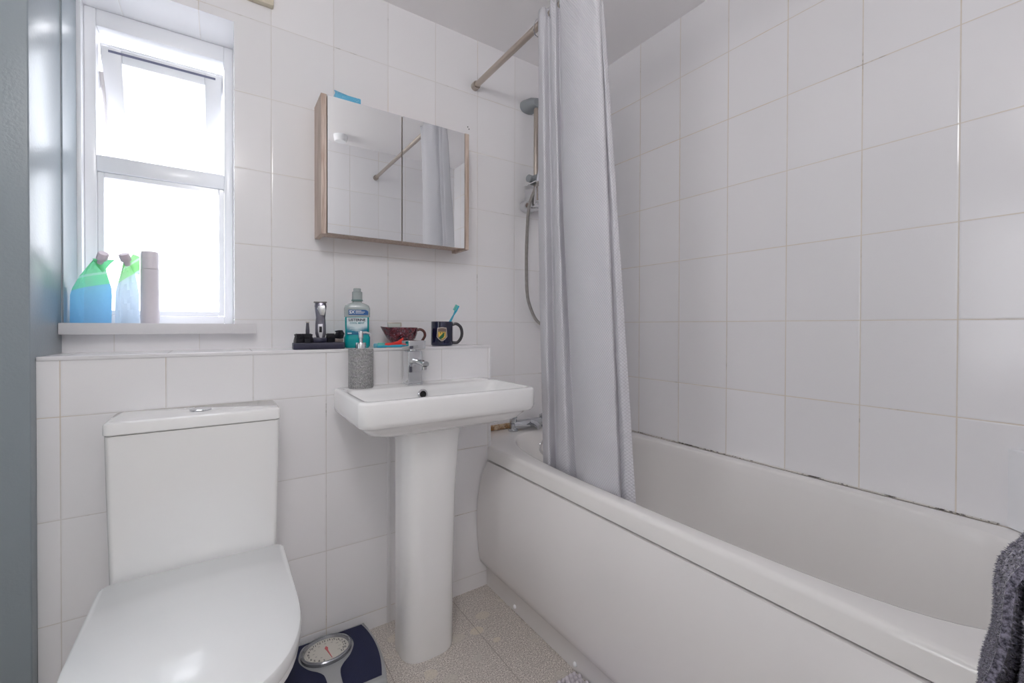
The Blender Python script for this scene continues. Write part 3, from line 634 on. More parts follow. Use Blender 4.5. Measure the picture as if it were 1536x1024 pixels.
def pouch(label, loc, rz, m, outline, ridge, tail, cap, capax):
    # gusseted film pouch: silhouette (x,z), two-sided front/back ridges, folded top corner and screw cap
    t = thing('refill_pouch', label, 'refill pouch', loc, rz, 'refill pouches on the window sill')
    b = MB(); n = len(outline); O = [Vector((x, 0, z)) for x, z in outline]
    for sgn in (-1, 1):
        Rg = [Vector((x, sgn*d, z)) for x, z, d in ridge]      # ridge runs from the bottom to the top
        k1, k2 = ridge_at = pouch_split
        left = O[:k1+1]; right = O[k1:]
        # bottom-left .. top goes along the left of the ridge, the rest to its right
        m_ = len(Rg)
        def strip(A, B_):
            N_ = 10; fa = smooth_lin(A, N_); fb = smooth_lin(B_, N_); rows_ = []
            for i in range(N_+1):
                rows_.append([fa[i].lerp(fb[i], q/6)+Vector((0, sgn*0.0035*sin(pi*q/6)*(1 if i else 0)+0.0022*sin(i*1.9+q*2.3+sgn)*(1 if 0 < q < 6 and i else 0), 0)) for q in range(7)])
            b.rings(rows_, False, False, closed=False)
        strip(left, Rg); strip(Rg, right[::-1])
        b.add([O[0], Rg[0], O[-1]], [(0, 1, 2)])
    b.build('pouch_body', m, t, 22)
    b = MB(); b.prism(tail, 'y', -0.010, -0.0085); b.build('folded_corner', m, t)
    b = MB(); b.lathe([(0.008, -0.014), (0.008, 0), (0.0125, 0.0), (0.0130, 0.003), (0.0130, 0.019), (0.011, 0.0215)], cap, 24, capax); b.build('spout_cap', mat('white screw cap', C3(222, 206, 216), 0.4), t)
    return t
def smooth_lin(P, N_):
    L_ = [0]
    for i in range(1, len(P)): L_.append(L_[-1]+(P[i]-P[i-1]).length)
    out = []
    for k in range(N_+1):
        q = L_[-1]*k/N_; i = 1
        while i < len(P)-1 and L_[i] < q: i += 1
        out.append(P[i-1].lerp(P[i], min(1, max(0, (q-L_[i-1])/max(1e-6, L_[i]-L_[i-1])))))
    return out
pouch_split = (3, 0)
def vz(P, k=1.47): return [(p[0], p[1]*k)+tuple(p[2:]) for p in P]
pouch('blue and green soap refill pouch standing nearest the left wall on the sill', (-0.5045, 0.045, 1.0365), 0, pouch_mat('blue green film', C3(176, 215, 238), C3(170, 230, 196), 0.091, 0.30),
      vz([(0.0, 0.0), (0.001, 0.060), (0.022, 0.094), (0.052, 0.127), (0.074, 0.124), (0.080, 0.098), (0.091, 0.066), (0.089, 0.0)]), vz([(0.036, 0.0, 0.030), (0.035, 0.06, 0.026), (0.042, 0.112, 0.012), (0.054, 0.126, 0.004)]),
      vz([(0.050, 0.127), (0.099, 0.127), (0.088, 0.118), (0.072, 0.100), (0.060, 0.112)]), (0.070, -0.012, 0.186), (0.30, -0.5, 0.75))
pouch('pale blue and green refill pouch between the blue pouch and the white can', (-0.4085, 0.050, 1.0365), 0, pouch_mat('pale blue film', C3(224, 233, 241), C3(190, 234, 188), 0.110, 0.9),
      vz([(0.0, 0.0), (0.001, 0.062), (0.014, 0.104), (0.020, 0.128), (0.040, 0.129), (0.046, 0.108), (0.056, 0.060), (0.056, 0.0)]), vz([(0.018, 0.0, 0.026), (0.017, 0.06, 0.022), (0.020, 0.105, 0.010), (0.028, 0.128, 0.004)]),
      vz([(0.030, 0.126), (0.043, 0.142), (0.058, 0.138), (0.058, 0.100), (0.046, 0.102)]), (0.028, -0.010, 0.187), (-0.25, -0.45, 0.9))
cn = thing('aerosol_can', 'plain white cylindrical can on the sill, right of the two pouches', 'can', (-0.326, 0.04, 1.036))
b = MB(); b.lathe([(0.0215, 0), (0.0225, 0.002), (0.0235, 0.02), (0.0225, 0.165)], (0, 0, 0), 40); b.build('can_body', mat('white can', C3(226, 220, 226), 0.35), cn)
b = MB(); b.lathe([(0.0222, 0.166), (0.0222, 0.212), (0.0205, 0.219), (0.016, 0.220)], (0, 0, 0), 40); b.build('can_cap', mat('white can cap', C3(230, 224, 230), 0.3), cn)

# ================================================================== LEDGE THINGS
# clipper charging stand
cx, cy = 0.128, -0.128
st = thing('grooming_stand', 'dark charging tray holding the hair clipper and its attachments', 'stand', (cx, cy, LZ), R(-6))
b = MB(); b.prism([(-0.078, -0.035), (0.074, -0.035), (0.078, -0.028), (0.078, 0.030), (-0.074, 0.030), (-0.081, 0.0)], 'z', 0.0, 0.022, 0.003); b.build('tray', M_navy, st)
b = MB(); b.box(-0.020, 0.022, -0.022, 0.022, 0.0215, 0.038, 0.003); b.box(-0.047, -0.033, -0.006, 0.008, 0.0215, 0.040, 0.002); b.build('socket', M_navy, st)
hc = thing('hair_clipper', 'silver and grey cordless hair clipper standing upright in the tray', 'hair clipper', (cx+0.004, cy-0.002, LZ+0.0385), R(-14))
b = MB()
def clp(w_, d_, z, dy=0): return sell(0, dy, w_, d_, 2.5, z, 28)
b.rings([clp(0.013, 0.011, 0), clp(0.0165, 0.014, 0.012), clp(0.0165, 0.015, 0.04), clp(0.0145, 0.014, 0.066), clp(0.0165, 0.0150, 0.086), clp(0.0185, 0.013, 0.104), clp(0.0165, 0.010, 0.114)])
b.build('clipper_body', mat('clipper grey', C3(132, 130, 142), 0.25, 0.6), hc)
b = MB(); b.prism([(-0.006, 0.104), (0.014, 0.106), (0.0165, 0.09), (0.012, 0.072), (0.0, 0.074), (-0.009, 0.095)], 'y', -0.0172, -0.012, 0.001); b.build('chrome_shield', M_chrome, hc)
b = MB(); b.prism([(-0.007, 0.044), (0.008, 0.044), (0.009, 0.022), (0.005, -0.004), (-0.001, -0.004), (-0.007, 0.02)], 'y', -0.0188, -0.012, 0.001); b.build('control_plate', mat('pale silver', C3(215, 214, 222), 0.25, 0.6), hc)
b = MB(); b.box(-0.003, 0.0055, -0.0205, -0.0185, 0.017, 0.036, 0.0008); b.build('slide_switch', M_black, hc)
b = MB(); b.box(-0.0205, 0.0195, -0.008, 0.006, 0.1145, 0.119, 0.001); b.box(-0.017, 0.016, -0.005, 0.004, 0.108, 0.115)
for k in range(16): b.box(-0.0195+k*0.0025, -0.0183+k*0.0025, -0.0115, -0.008, 0.1155, 0.118)
b.build('blade_head', mat('blade steel', C3(120, 116, 118), 0.35, 0.8), hc)
tr = thing('detail_trimmer', 'thin grey detail trimmer standing left of the hair clipper', 'trimmer', (cx-0.036, cy-0.002, LZ+0.0405))
b = MB(); b.rings([sell(0, 0, 0.0055, 0.005, 2.5, 0, 16), sell(0, 0, 0.006, 0.006, 2.5, 0.02, 16), sell(0, 0, 0.004, 0.0035, 2.5, 0.046, 16)]); b.build('trimmer_body', mat('trimmer grey', C3(86, 84, 96), 0.35, 0.3), tr)
b = MB(); b.box(-0.005, 0.005, -0.004, 0.003, 0.0465, 0.0495, 0.0005); b.build('trimmer_head', M_satin, tr)
def guard(loc, rz, W_, label, tilt=0):
    t = thing('clipper_guard', label, 'comb guard', loc, rz, 'comb guards in the tray')
    b = MB(); b.prism([(-0.014, 0), (0.016, 0.0), (0.014, 0.007), (0.004, 0.020), (-0.008, 0.022), (-0.016, 0.012)], 'y', -W_/2, W_/2, 0.001); b.build('guard_body', M_black, t)
    b = MB()
    for k in range(9):
        y = -W_/2+0.001+k*(W_-0.003)/8; b.prism([(-0.016, 0.012), (-0.008, 0.0225), (0.004, 0.0205), (0.010, 0.026), (-0.010, 0.029), (-0.020, 0.016)], 'y', y, y+0.0014)
    b.build('comb_teeth', M_black, t)
guard((cx-0.058, cy-0.006, LZ+0.0225), R(100), 0.034, 'largest black comb guard at the left end of the tray')
guard((cx-0.034, cy-0.022, LZ+0.0225), R(60), 0.018, 'small black comb guard just left of the clipper foot')
guard((cx+0.034, cy-0.002, LZ+0.0225), R(95), 0.024, 'black comb guard right beside the clipper')
guard((cx+0.062, cy+0.002, LZ+0.0335), R(120), 0.018, 'black comb guard on the grey block at the tray right end')
b = MB(); b.box(-0.014, 0.014, -0.012, 0.012, 0, 0.0105, 0.002); o = b.build('oil_box', mat('grey brown plastic', C3(132, 122, 118), 0.5), loc=(cx+0.061, cy-0.001, LZ+0.0224)); tag(o, 'small grey block under the rightmost comb guard in the tray', 'box')

# mouthwash bottle
mw = thing('mouthwash_bottle', 'teal mouthwash bottle with clear cap, between clipper tray and maroon bowl', 'bottle', (0.2575, -0.105, LZ), R(-15))
M_liq = mat('teal mouthwash', C3(0, 172, 178), 0.12, trans=0.25, coat=0.5, ior=1.2)
M_clear = mat('clear plastic', C3(196, 210, 210), 0.12, trans=0.35, alpha=0.62, coat=0.5)
def bsec(w_, d_, z): return rrect(0, 0, w_, d_, min(w_, d_)*0.72, z, 8)
b = MB(); b.rings([bsec(0.038, 0.022, 0), bsec(0.0435, 0.026, 0.007), bsec(0.044, 0.0265, 0.036), bsec(0.0405, 0.0235, 0.043), bsec(0.0405, 0.0235, 0.108)]); b.build('mouthwash_liquid', M_liq, mw, 50)
b = MB(); b.rings([bsec(0.0435, 0.0265, 0.1085), bsec(0.0435, 0.0265, 0.138), bsec(0.040, 0.025, 0.148), bsec(0.028, 0.022, 0.155), bsec(0.0165, 0.0165, 0.159), bsec(0.0150, 0.0150, 0.164)]); b.build('bottle_top', M_clear, mw, 50)
b = MB(); b.lathe([(0.019, 0.164), (0.020, 0.166), (0.0185, 0.170)], (0, 0, 0), 32); b.build('cap_collar', mat('grey teal ring', C3(104, 132, 130), 0.3), mw)
b = MB(); b.lathe([(0.0175, 0.170), (0.0172, 0.196), (0.015, 0.198)], (0, 0, 0), 32); b.lathe([(0.0125, 0.198), (0.0125, 0.208), (0.011, 0.2095)], (0, 0, 0), 32); b.build('bottle_cap', mat('translucent cap', C3(178, 188, 188), 0.25, alpha=0.8), mw)
def bot_label_mat():
    t = NT('bottle label print'); x = t.xyz(); n = t.math('ADD', x[2], t.math('MULTIPLY', t.math('ABSOLUTE', x[0]), -0.35)); n = t.math('ADD', n, t.math('MULTIPLY', t.noise(60, 2), 0.012))
    c = t.mix(t.mapr(n, 0.056, 0.078), C3(0, 122, 150), C3(222, 236, 240)); c = t.mix(t.mapr(x[2], 0.046, 0.060, 1, 0), c, C3(24, 96, 140))
    t.put(t.b.inputs['Base Color'], c); t.set(Roughness=0.3); return t.m
b = MB(); b.prism([(-0.034, 0.046), (0.034, 0.046), (0.034, 0.106), (-0.034, 0.106)], 'y', -0.0247, -0.0230); lb = b.build('front_label', bot_label_mat(), mw, smooth=None)
def TM(x, y, z): return Matrix.Translation((x, y, z)) @ Matrix.Rotation(R(90), 4, 'X')
b = MB(); b.text('LISTERINE', 0.0125, TM(0, -0.0251, 0.0975), 0.0004); b.build('brand_lettering', mat('navy ink', C3(22, 26, 66), 0.5), lb, smooth=None, fixn=False)
b = MB(); b.text('COOL MINT', 0.0088, TM(0, -0.0251, 0.0865), 0.0002); b.build('flavour_lettering', mat('teal ink', C3(20, 130, 150), 0.5), lb, smooth=None, fixn=False)
b = MB(); b.box(-0.024, -0.004, -0.0252, -0.0248, 0.066, 0.0672); b.box(-0.018, 0.014, -0.0252, -0.0248, 0.061, 0.0622); b.box(-0.031, -0.018, -0.0252, -0.0248, 0.050, 0.053); b.build('small_print', mat('white ink', C3(228, 234, 238), 0.5), lb, smooth=None)
b = MB(); b.prism([(-0.028, 0.115), (0.037, 0.115), (0.037, 0.128), (0.030, 0.133), (-0.028, 0.133)], 'y', -0.0276, -0.0262); ub = b.build('upper_label', mat('blue label', C3(28, 84, 146), 0.35), mw, smooth=None)
b = MB(); b.text('5X', 0.0145, TM(-0.017, -0.0280, 0.1245), 0.0006)
for k, (x0, x1) in enumerate(((-0.005, 0.014), (-0.005, 0.026), (-0.005, 0.022))): b.box(x0, x1, -0.0282, -0.0277, 0.1285-k*0.004, 0.1302-k*0.004)
b.build('upper_lettering', mat('white ink', C3(228, 234, 238), 0.5), ub, smooth=None, fixn=False)

# maroon speckled pouring bowl with spout and handle
def spk_mat():
    t = NT('maroon speckled glaze'); n = t.noise(75, 5, 0.8); c = t.mix(t.mapr(n, 0.40, 0.56), C3(34, 16, 34), C3(112, 44, 52)); v = t.mapr(t.noise(150, 3, 0.85), 0.56, 0.64); c = t.mix(t.math('MULTIPLY', v, 0.6), c, C3(176, 168, 190))
    t.put(t.b.inputs['Base Color'], c); t.set(Roughness=0.15); t.b.inputs['Coat Weight'].default_value = 0.5; return t.m
M_spk = spk_mat()
bwl = thing('pouring_bowl', 'maroon speckled pottery bowl with spout and loop handle, on the ledge', 'bowl', (0.426, -0.088, LZ), R(-16))
b = MB(); N = 48
def ring(r, z, sp=0.0):
    out = []
    for k in range(N):
        a = 2*pi*k/N; q = max(0, cos(a-pi))**10; out.append(Vector(((r+sp*q)*cos(a), r*0.96*sin(a)*(1-0.0*q), z+sp*0.25*q)))
    return out
b.rings([ring(0.027, 0.0), ring(0.027, 0.004), ring(0.036, 0.012), ring(0.052, 0.030, 0.002), ring(0.0585, 0.048, 0.006), ring(0.060, 0.066, 0.015), ring(0.0605, 0.0705, 0.017), ring(0.0590, 0.0715, 0.017), ring(0.0570, 0.0700, 0.015), ring(0.0555, 0.050, 0.006), ring(0.048, 0.030), ring(0.030, 0.012), ring(0.01, 0.010)]); b.build('bowl_body', M_spk, bwl, 60)
b = MB(); b.tube(smooth_path([(0.056, 0, 0.060), (0.070, 0, 0.064), (0.084, 0, 0.056), (0.088, 0, 0.040), (0.080, 0, 0.024), (0.073, 0, 0.016)], 7), 0.0052, 12); b.build('handle', mat('brown maroon glaze', C3(84, 46, 42), 0.2, coat=0.4), bwl)
rz_ = thing('razor_blade_pack', 'small silver and glass-like box resting on the rim of the maroon bowl', 'box', (0.390, -0.115, LZ+0.0722), R(-10))
b = MB(); b.box(-0.024, 0.020, -0.009, 0.009, 0.0, 0.014, 0.001); b.build('box_body', mat('pale green grey plastic', C3(196, 202, 196), 0.25), rz_)
b = MB(); b.box(-0.026, 0.024, -0.010, 0.010, 0.0142, 0.0175, 0.001); b.box(0.0202, 0.024, -0.010, 0.010, 0.002, 0.0142, 0.001); b.build('box_lid', M_satin, rz_)

# toothpaste tube
tb = thing('toothpaste_tube', 'red toothpaste tube lying on the ledge in front of the maroon bowl', 'toothpaste', (0.348, -0.165, LZ), R(2))
b = MB(); rs = []
for t_, (w_, h_) in ((0, (0.007, 0.007)), (0.08, (0.010, 0.010)), (0.5, (0.012, 0.008)), (0.8, (0.014, 0.005)), (1.0, (0.016, 0.0012))):
    x = lerp(-0.035, 0.058, t_); zc = lerp(0.006, 0.016, t_**1.5)
    rs.append([Vector((x, w_*cos(a), max(0.0008, zc+h_*sin(a)))) for a in [2*pi*k/20 for k in range(20)]])
rs[-1] = [Vector((0.058, 0.0012*cos(a), 0.019+0.017*sin(a))) for a in [2*pi*k/20 for k in range(20)]]; rs[-2] = [Vector((0.035, 0.007*cos(a), 0.013+0.009*sin(a))) for a in [2*pi*k/20 for k in range(20)]]
b.rings(rs); b.build('tube_body', mat('red tube', C3(222, 52, 44), 0.3, coat=0.3), tb)
b = MB(); b.prism([(0.030, 0.0008), (0.060, 0.0008), (0.060, 0.004), (0.036, 0.004)], 'y', -0.014, 0.004, 0.0005); b.build('white_flap', M_trimw, tb)
b = MB(); b.lathe([(0.008, 0), (0.008, 0.012), (0.006, 0.014)], (-0.0355, 0, 0.008), 20, (-1, 0, 0)); b.build('tube_cap', mat('pale blue cap', C3(120, 186, 206), 0.35), tb)
def brush(name, label, p0, p1, loc, headn, group=None, flat=False):
    t = thing(name, label, 'toothbrush', loc, 0, group); P0, P1 = Vector(p0), Vector(p1); d = (P1-P0); L_ = d.length; u = d/L_
    b = MB(); b.tube([P0+u*L_*q for q in (0, 0.1, 0.35, 0.6, 0.75, 0.86, 1.0)], [0.004, 0.0055, 0.0055, 0.0045, 0.003, 0.0052, 0.0045], 12); b.build('brush_handle', mat('turquoise plastic', C3(44, 166, 196), 0.3), t)
    n = Vector(headn).normalized(); b = MB(); s_ = u.cross(n).normalized()
    for i in range(7):
        for j in (-1, 0, 1):
            q = P1 - u*(0.002+i*0.0036) + s_*j*0.003; b.tube([q+n*0.003, q+n*0.013], 0.0013, 6)
    b.build('bristles', mat('mint bristles', C3(120, 210, 200), 0.6), t); return t
brush('toothbrush', 'turquoise toothbrush lying flat under the red toothpaste tube', (0.085, 0.006, 0.006), (-0.07, -0.004, 0.006), (0.372, -0.188, LZ), (0.2, 0, 1))

# mug with crest
mg = thing('mug', 'navy mug with a shield crest, holding a toothbrush at the right of the ledge', 'mug', (0.577, -0.125, LZ), R(-22))
M_mug = mat('navy glaze', C3(12, 16, 52), 0.1, coat=0.6)
b = MB(); b.lathe([(0.036, 0), (0.0415, 0.003), (0.0425, 0.008), (0.0425, 0.091), (0.0418, 0.0945), (0.0400, 0.0945), (0.0393, 0.090), (0.039, 0.008), (0.01, 0.006)], (0, 0, 0), 56); b.build('mug_body', M_mug, mg)
b = MB(); b.tube(smooth_path([(0.041, 0, 0.083), (0.056, 0, 0.086), (0.072, 0, 0.074), (0.078, 0, 0.052), (0.074, 0, 0.030), (0.060, 0, 0.013), (0.041, 0, 0.012)], 7), 0.005, 12, flat=1.2); b.build('handle', mat('dark handle glaze', C3(38, 34, 44), 0.15, coat=0.5), mg)
def wrap(r): return lambda u, z: Vector((r*sin(u/0.0425-0.06), -r*cos(u/0.0425-0.06), z))
def decal(b, pts, r, sub=6):
    # polygon (u,z) laid on the mug: fan of vertical strips so that it follows the curve
    Wp = wrap(r); us = [p[0] for p in pts]; u0, u1 = min(us), max(us); n = 14; rows_ = []
    for k in range(n+1):
        u = lerp(u0+1e-5, u1-1e-5, k/n); zs_ = []
        for i in range(len(pts)):
            (a, za), (c, zc) = pts[i], pts[(i+1) % len(pts)]
            if (a-u)*(c-u) < 0: zs_.append(za+(zc-za)*(u-a)/(c-a))
        if len(zs_) >= 2: rows_.append((u, min(zs_), max(zs_)))
    vs_ = [];
    for u, a, c in rows_: vs_ += [Wp(u, a), Wp(u, c)]
    b.add(vs_, [(2*k, 2*k+2, 2*k+3, 2*k+1) for k in range(len(rows_)-1)])
sh0 = [(-0.020, 0.070), (0, 0.073), (0.020, 0.070), (0.0205, 0.036), (0.012, 0.026), (0, 0.018), (-0.012, 0.026), (-0.0205, 0.036)]
b = MB(); decal(b, sh0, 0.0428); cr_ = b.build('crest', mat('silver crest', C3(196, 184, 176), 0.35, 0.2), mg, fixn=False)
b = MB(); decal(b, [(u*0.86, 0.045+(z-0.045)*0.88) for u, z in sh0], 0.0430); b.build('crest_field', mat('crest grey brown', C3(112, 96, 92), 0.4), cr_, fixn=False)
b = MB(); decal(b, [(-0.014, 0.055), (0.014, 0.055), (0.014, 0.036), (0, 0.024), (-0.014, 0.036)], 0.0432); b.build('crest_panel', mat('crest yellow', C3(222, 184, 84), 0.4), cr_, fixn=False)
b = MB(); decal(b, [(-0.010, 0.036), (-0.004, 0.041), (0.004, 0.050), (0.010, 0.054), (0.009, 0.040), (0.004, 0.032), (-0.004, 0.027), (-0.010, 0.030)], 0.0434); b.build('crest_emblem', mat('crest green', C3(24, 96, 60), 0.4), cr_, fixn=False)
b = MB(); decal(b, [(-0.009, 0.053), (-0.003, 0.053), (-0.006, 0.047)], 0.0434); decal(b, [(0.001, 0.053), (0.005, 0.053), (0.003, 0.049)], 0.0434); b.build('crest_marks', mat('crest black', C3(40, 30, 26), 0.4), cr_, fixn=False)
brush('toothbrush', 'turquoise toothbrush leaning out of the navy mug', (0.565, -0.122, LZ+0.012), (0.652, -0.118, LZ+0.158), (0, 0, 0), (-0.86, -0.1, 0.5))

# ================================================================== FLOOR THINGS
# bathroom scale
sc_w = thing('bathroom_scale', 'navy and silver dial bathroom scale on the floor beside the toilet', 'bathroom scale', (0.118, -0.347, 0), R(-2.0))
def bow(hw_, hd, bul, z, n=9, shrink=0.0):
    pts = []
    hw_ -= shrink; hd -= shrink
    for k in range(n): u = -1+2*k/(n-1); pts.append(Vector((u*hw_, -hd, z)))
    for k in range(1, n): u = -1+2*k/(n-1); pts.append(Vector((hw_+bul*(1-u*u), u*hd, z)))
    for k in range(1, n): u = 1-2*k/(n-1); pts.append(Vector((u*hw_, hd, z)))
    for k in range(1, n-1): u = 1-2*k/(n-1); pts.append(Vector((-hw_-bul*(1-u*u), u*hd, z)))
    return pts
SW, SD = 0.128, 0.136
b = MB(); b.rings([bow(SW, SD, 0.016, 0.008, shrink=0.006), bow(SW, SD, 0.016, 0.012), bow(SW, SD, 0.016, 0.034), bow(SW, SD, 0.016, 0.040, shrink=0.003), bow(SW, SD, 0.016, 0.042, shrink=0.008)]); b.build('scale_body', mat('silver painted metal', C3(176, 178, 180), 0.35, 0.35), sc_w, 50)
for sx in (-1, 1):
    for sy in (-1, 1): b = MB(); b.lathe([(0.012, 0), (0.012, 0.009)], (sx*0.10, sy*0.10, 0), 16); b.build('rubber_foot', M_black, sc_w)
# two navy grip mats, the silver bridge between them widens to the dial
M_grip = mat('navy grip mat', C3(16, 24, 62), 0.6, bump=(400, 0.0006))
for s_ in (-1, 1):
    pts = [(0.030, 0.118)]
    inner_ = [(0.034, 0.1225), (0.060, 0.112), (0.075, 0.080), (0.076, 0.046), (0.058, 0.008), (0.032, -0.020), (0.020, -0.048), (0.019, -0.118)]
    ip = [(p.x, p.y) for p in smooth_path([(a, c, 0) for a, c in inner_], 5)]
    outer_ = [(0.118-0.0+0.0165*(1-(u/0.118)**2), u) for u in [-0.118+0.2405*k/14 for k in range(15)]]
    poly = ip + outer_
    poly = [(s_*x, y) for x, y in poly]
    if s_ < 0: poly = poly[::-1]
    b = MB(); b.prism(poly, 'z', 0.0415, 0.0442, 0.0006, 1); b.build('grip_mat', M_grip, sc_w, 40)
dc = (0.0, 0.060)
b = MB(); el = lambda r1, r2, z: [Vector((dc[0]+r1*cos(2*pi*k/56), dc[1]+r2*sin(2*pi*k/56), z)) for k in range(56)]
b.rings([el(0.073, 0.062, 0.042), el(0.0725, 0.0615, 0.050), el(0.0695, 0.0585, 0.053), el(0.066, 0.055, 0.0525), el(0.062, 0.051, 0.0455), el(0.0615, 0.0505, 0.0445)], False, False); dl = b.build('dial_bezel', mat('dial bezel silver', C3(150, 152, 158), 0.18, 0.7), sc_w)
b = MB(); b.rings([el(0.062, 0.051, 0.0446), el(0.0618, 0.0508, 0.0455)]); fc = b.build('dial_face', mat('dial cream', C3(222, 218, 208), 0.5), sc_w)
b = MB()
for k in range(66):
    a = R(-78)+2*pi*k/66; r0, r1 = (0.94, 0.985) if k % 5 else (0.90, 0.985); ca, sa = cos(a), sin(a); w2 = 0.0004
    p = [(dc[0]+0.061*r0*ca-w2*sa, dc[1]+0.050*r0*sa+w2*ca), (dc[0]+0.061*r1*ca-w2*sa, dc[1]+0.050*r1*sa+w2*ca), (dc[0]+0.061*r1*ca+w2*sa, dc[1]+0.050*r1*sa-w2*ca), (dc[0]+0.061*r0*ca+w2*sa, dc[1]+0.050*r0*sa-w2*ca)]
    b.add([(x, y, 0.0458) for x, y in p], [(0, 1, 2, 3)])
nums = [str(n) for n in range(3, 22)]
for k, n in enumerate(nums):
    a = R(-105-16.2*k); M_ = Matrix.Translation((dc[0]+0.051*cos(a), dc[1]+0.0415*sin(a), 0.0458)); b.text(n, 0.0115, M_, 0.0003)
for k, n in enumerate(['30', '40', '50', '60', '70', '80', '90', '100', '110', '120']):
    a = R(-120-30*k); M_ = Matrix.Translation((dc[0]+0.037*cos(a), dc[1]+0.029*sin(a), 0.0458)); b.text(n, 0.0055, M_)
b.build('dial_markings', mat('dial ink', C3(40, 40, 40), 0.5), fc, smooth=None, fixn=False)
b = MB(); b.prism([(-0.005, 0.067), (0.000, 0.076), (0.005, 0.067), (0.0035, 0.056), (0.0095, 0.018), (0.008, 0.018), (-0.001, 0.056)], 'z', 0.0466, 0.0474); b.build('dial_needle', mat('red needle', C3(206, 60, 70), 0.4), fc, smooth=None)
t_ = NT('dial glass'); t_.set(Roughness=0.02); t_.b.inputs['Alpha'].default_value = 0.12
b = MB(); b.rings([el(0.065, 0.054, 0.0515), el(0.055, 0.045, 0.0522), el(0.02, 0.017, 0.0528)], False); b.build('dial_glass', t_.m, sc_w)

# chenille bath mat: base plus bobbles
mtx = thing('bath_mat', 'grey chenille bobble bath mat on the floor against the bath panel', 'bath mat', (0.50, -0.98, 0))
M_chen = mat('grey chenille', C3(216, 210, 216), 0.9, bump=(900, 0.001))
b = MB(); b.box(-0.32, 0.226, -0.265, 0.252, 0, 0.008, 0.003); b.build('mat_backing', M_chen, mtx)
b = MB(); ico = bmesh.new(); bmesh.ops.create_icosphere(ico, subdivisions=1, radius=1); iv = [v.co.copy() for v in ico.verts]; ifc = [[v.index for v in f.verts] for f in ico.faces]; ico.free()
rnd = random.Random(3)
for i in range(38):
    for j in range(36):
        x = -0.314+i*0.0145+(0.0072 if j % 2 else 0)+rnd.uniform(-.001, .001); y = -0.259+j*0.0143+rnd.uniform(-.001, .001)
        if x > 0.224: continue
        r = rnd.uniform(0.0070, 0.0080); h = rnd.uniform(0.008, 0.011)
        b.add([(x+v.x*r, y+v.y*r, 0.009+v.z*h) for v in iv], ifc)
o = b.build('chenille_pile', M_chen, mtx, 180); tag(o, None, None, None, 'stuff')

# ================================================================== TOWEL
rb = thing('towel_rail', 'chrome towel rail on the front wall beside the doorway', 'towel rail', (0.70, YF, 0.832))
b = MB(); b.tube([(-0.255, 0.06, -0.012), (0.28, 0.06, -0.012)], 0.008, 16); b.build('rail_bar', M_chrome, rb)
for x in (-0.22, 0.26):
    b = MB(); b.tube([(x, 0.0005, -0.012), (x, 0.06, -0.012)], 0.007, 12); b.lathe([(0.02, 0.0005), (0.02, 0.006), (0.012, 0.010)], (x, 0, -0.012), 24, (0, 1, 0)); b.build('rail_post', M_chrome, rb)
tw = thing('towel', 'dark grey fluffy bath towel hanging at the right edge of the picture', 'towel', (0.55, -1.64, 0.86))
def towel_mat():
    t = NT('fluffy grey terry'); n = t.noise(260, 3, 0.7); c = t.mix(t.mapr(n, 0.3, 0.7), C3(30, 30, 46), C3(150, 146, 164)); t.put(t.b.inputs['Base Color'], c); t.set(Roughness=0.95); t.b.inputs['Sheen Weight'].default_value = 0.4; t.bump(n, 0.003); return t.m
M_tow = towel_mat()
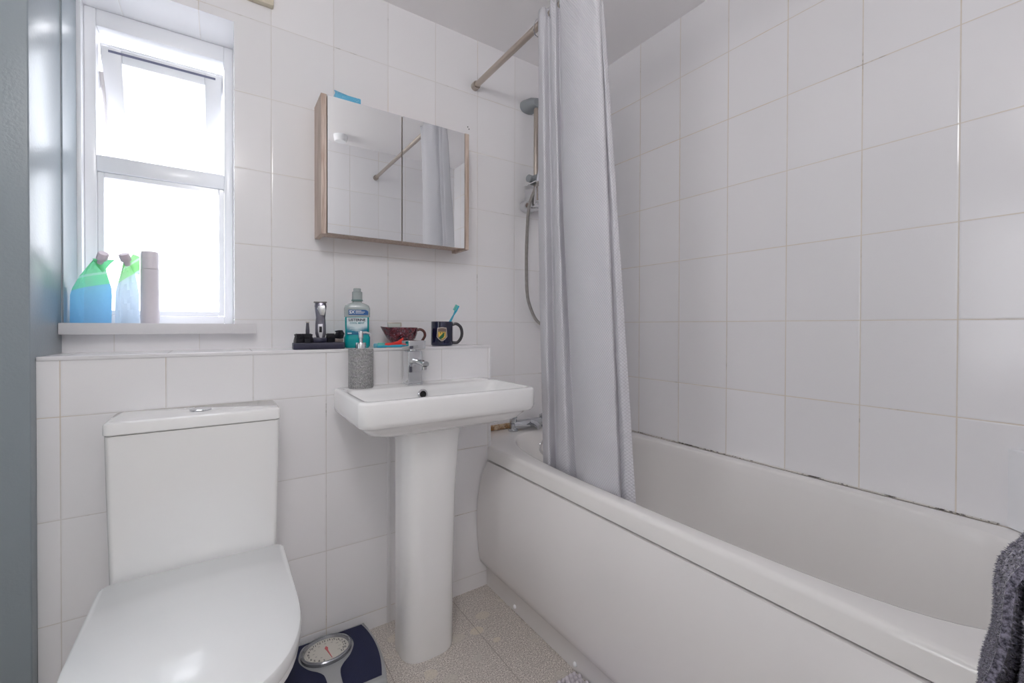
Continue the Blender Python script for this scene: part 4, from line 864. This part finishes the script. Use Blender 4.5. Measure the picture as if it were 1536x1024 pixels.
# cross-section in y/z (towel draped over the bar, two layers in front), extruded along x
def layer(yo, ztop, zlow, lean, thick, x0, x1, back=True):
    P = []
    n = 16
    for k in range(n+1):
        z = lerp(zlow, ztop-0.03, k/n); P.append((yo+lean*(1-k/n)**0.8+0.003*sin(z*40), z))
    rad = yo-(-1.64)
    if back:
        for k in range(1, 12):
            a = pi*k/12; P.append((-1.64+rad*cos(a), ztop-0.03+0.03*sin(a)))
        for k in range(n+1):
            z = lerp(ztop-0.03, zlow+0.08, k/n); P.append((-1.64-rad*0.8, z))
    return P
def towel_mesh(name, P, x0, x1, th, seed, nx=26, tufts=9000):
    rn = random.Random(seed); V3 = [Vector((0, p[0], p[1])) for p in P]; rowsO, rowsI = [], []
    for i in range(nx+1):
        x = lerp(x0, x1, i/nx); ro = []; ri = []
        for k, p in enumerate(V3):
            tg = (V3[min(k+1, len(V3)-1)]-V3[max(k-1, 0)]).normalized(); nn = Vector((0, tg.z, -tg.y))
            wob = 0.003*sin(x*30+p.z*14+seed)+0.002*sin(x*71+p.z*31)
            edge = 1-0.55*max(0, 1-min(i, nx-i)/2.0)
            xx = x+0.004*sin(p.z*38+seed)
            ro.append(Vector((xx, p.y, p.z))+nn*(th*edge+wob)); ri.append(Vector((xx, p.y, p.z))-nn*(th*edge-wob))
        rowsO.append(ro); rowsI.append(ri)
    rings_ = [ro+ri[::-1] for ro, ri in zip(rowsO, rowsI)]
    b = MB(); b.rings(rings_); base = list(b.v); fs = list(b.f); off = Vector((0.55, -1.64, 0.86))
    # terry loops: little tapered tufts standing off the cloth
    quads = [f for f in fs if len(f) == 4]; vs_ = [Vector(v) for v in base]
    ar = [((vs_[f[2]]-vs_[f[0]]).cross(vs_[f[3]]-vs_[f[1]])).length/2 for f in quads]
    cen = sum(vs_, Vector())/len(vs_)
    ch = rn.choices(range(len(quads)), ar, k=tufts)
    for c in ch:
        f = quads[c]; u, v = rn.random(), rn.random()
        p = vs_[f[0]].lerp(vs_[f[1]], u).lerp(vs_[f[3]].lerp(vs_[f[2]], u), v)
        nn = (vs_[f[2]]-vs_[f[0]]).cross(vs_[f[3]]-vs_[f[1]]).normalized()
        d = (nn*0.8+Vector((rn.uniform(-.6, .6), rn.uniform(-.6, .6), rn.uniform(-.9, .3)))).normalized(); h = rn.uniform(0.0018, 0.0036)
        s1 = d.orthogonal().normalized()*0.0006; s2 = d.cross(s1).normalized()*0.0006
        b.add([p+s1, p-s1*0.5+s2, p-s1*0.5-s2, p+d*h], [(0, 1, 3), (1, 2, 3), (2, 0, 3)])
    b.v = [(v[0]-off.x, v[1]-off.y, v[2]-off.z) for v in b.v]
    return b.build(name, M_tow, tw, 60, fixn=False)
towel_mesh('towel_cloth', layer(-1.605, 0.836, 0.56, 0.030, 0.005, 0, 0), 0.425, 0.70, 0.0065, 1, tufts=42000)
towel_mesh('towel_fold', layer(-1.618, 0.815, 0.58, 0.008, 0.004, 0, 0, False), 0.405, 0.68, 0.005, 2, tufts=20000)
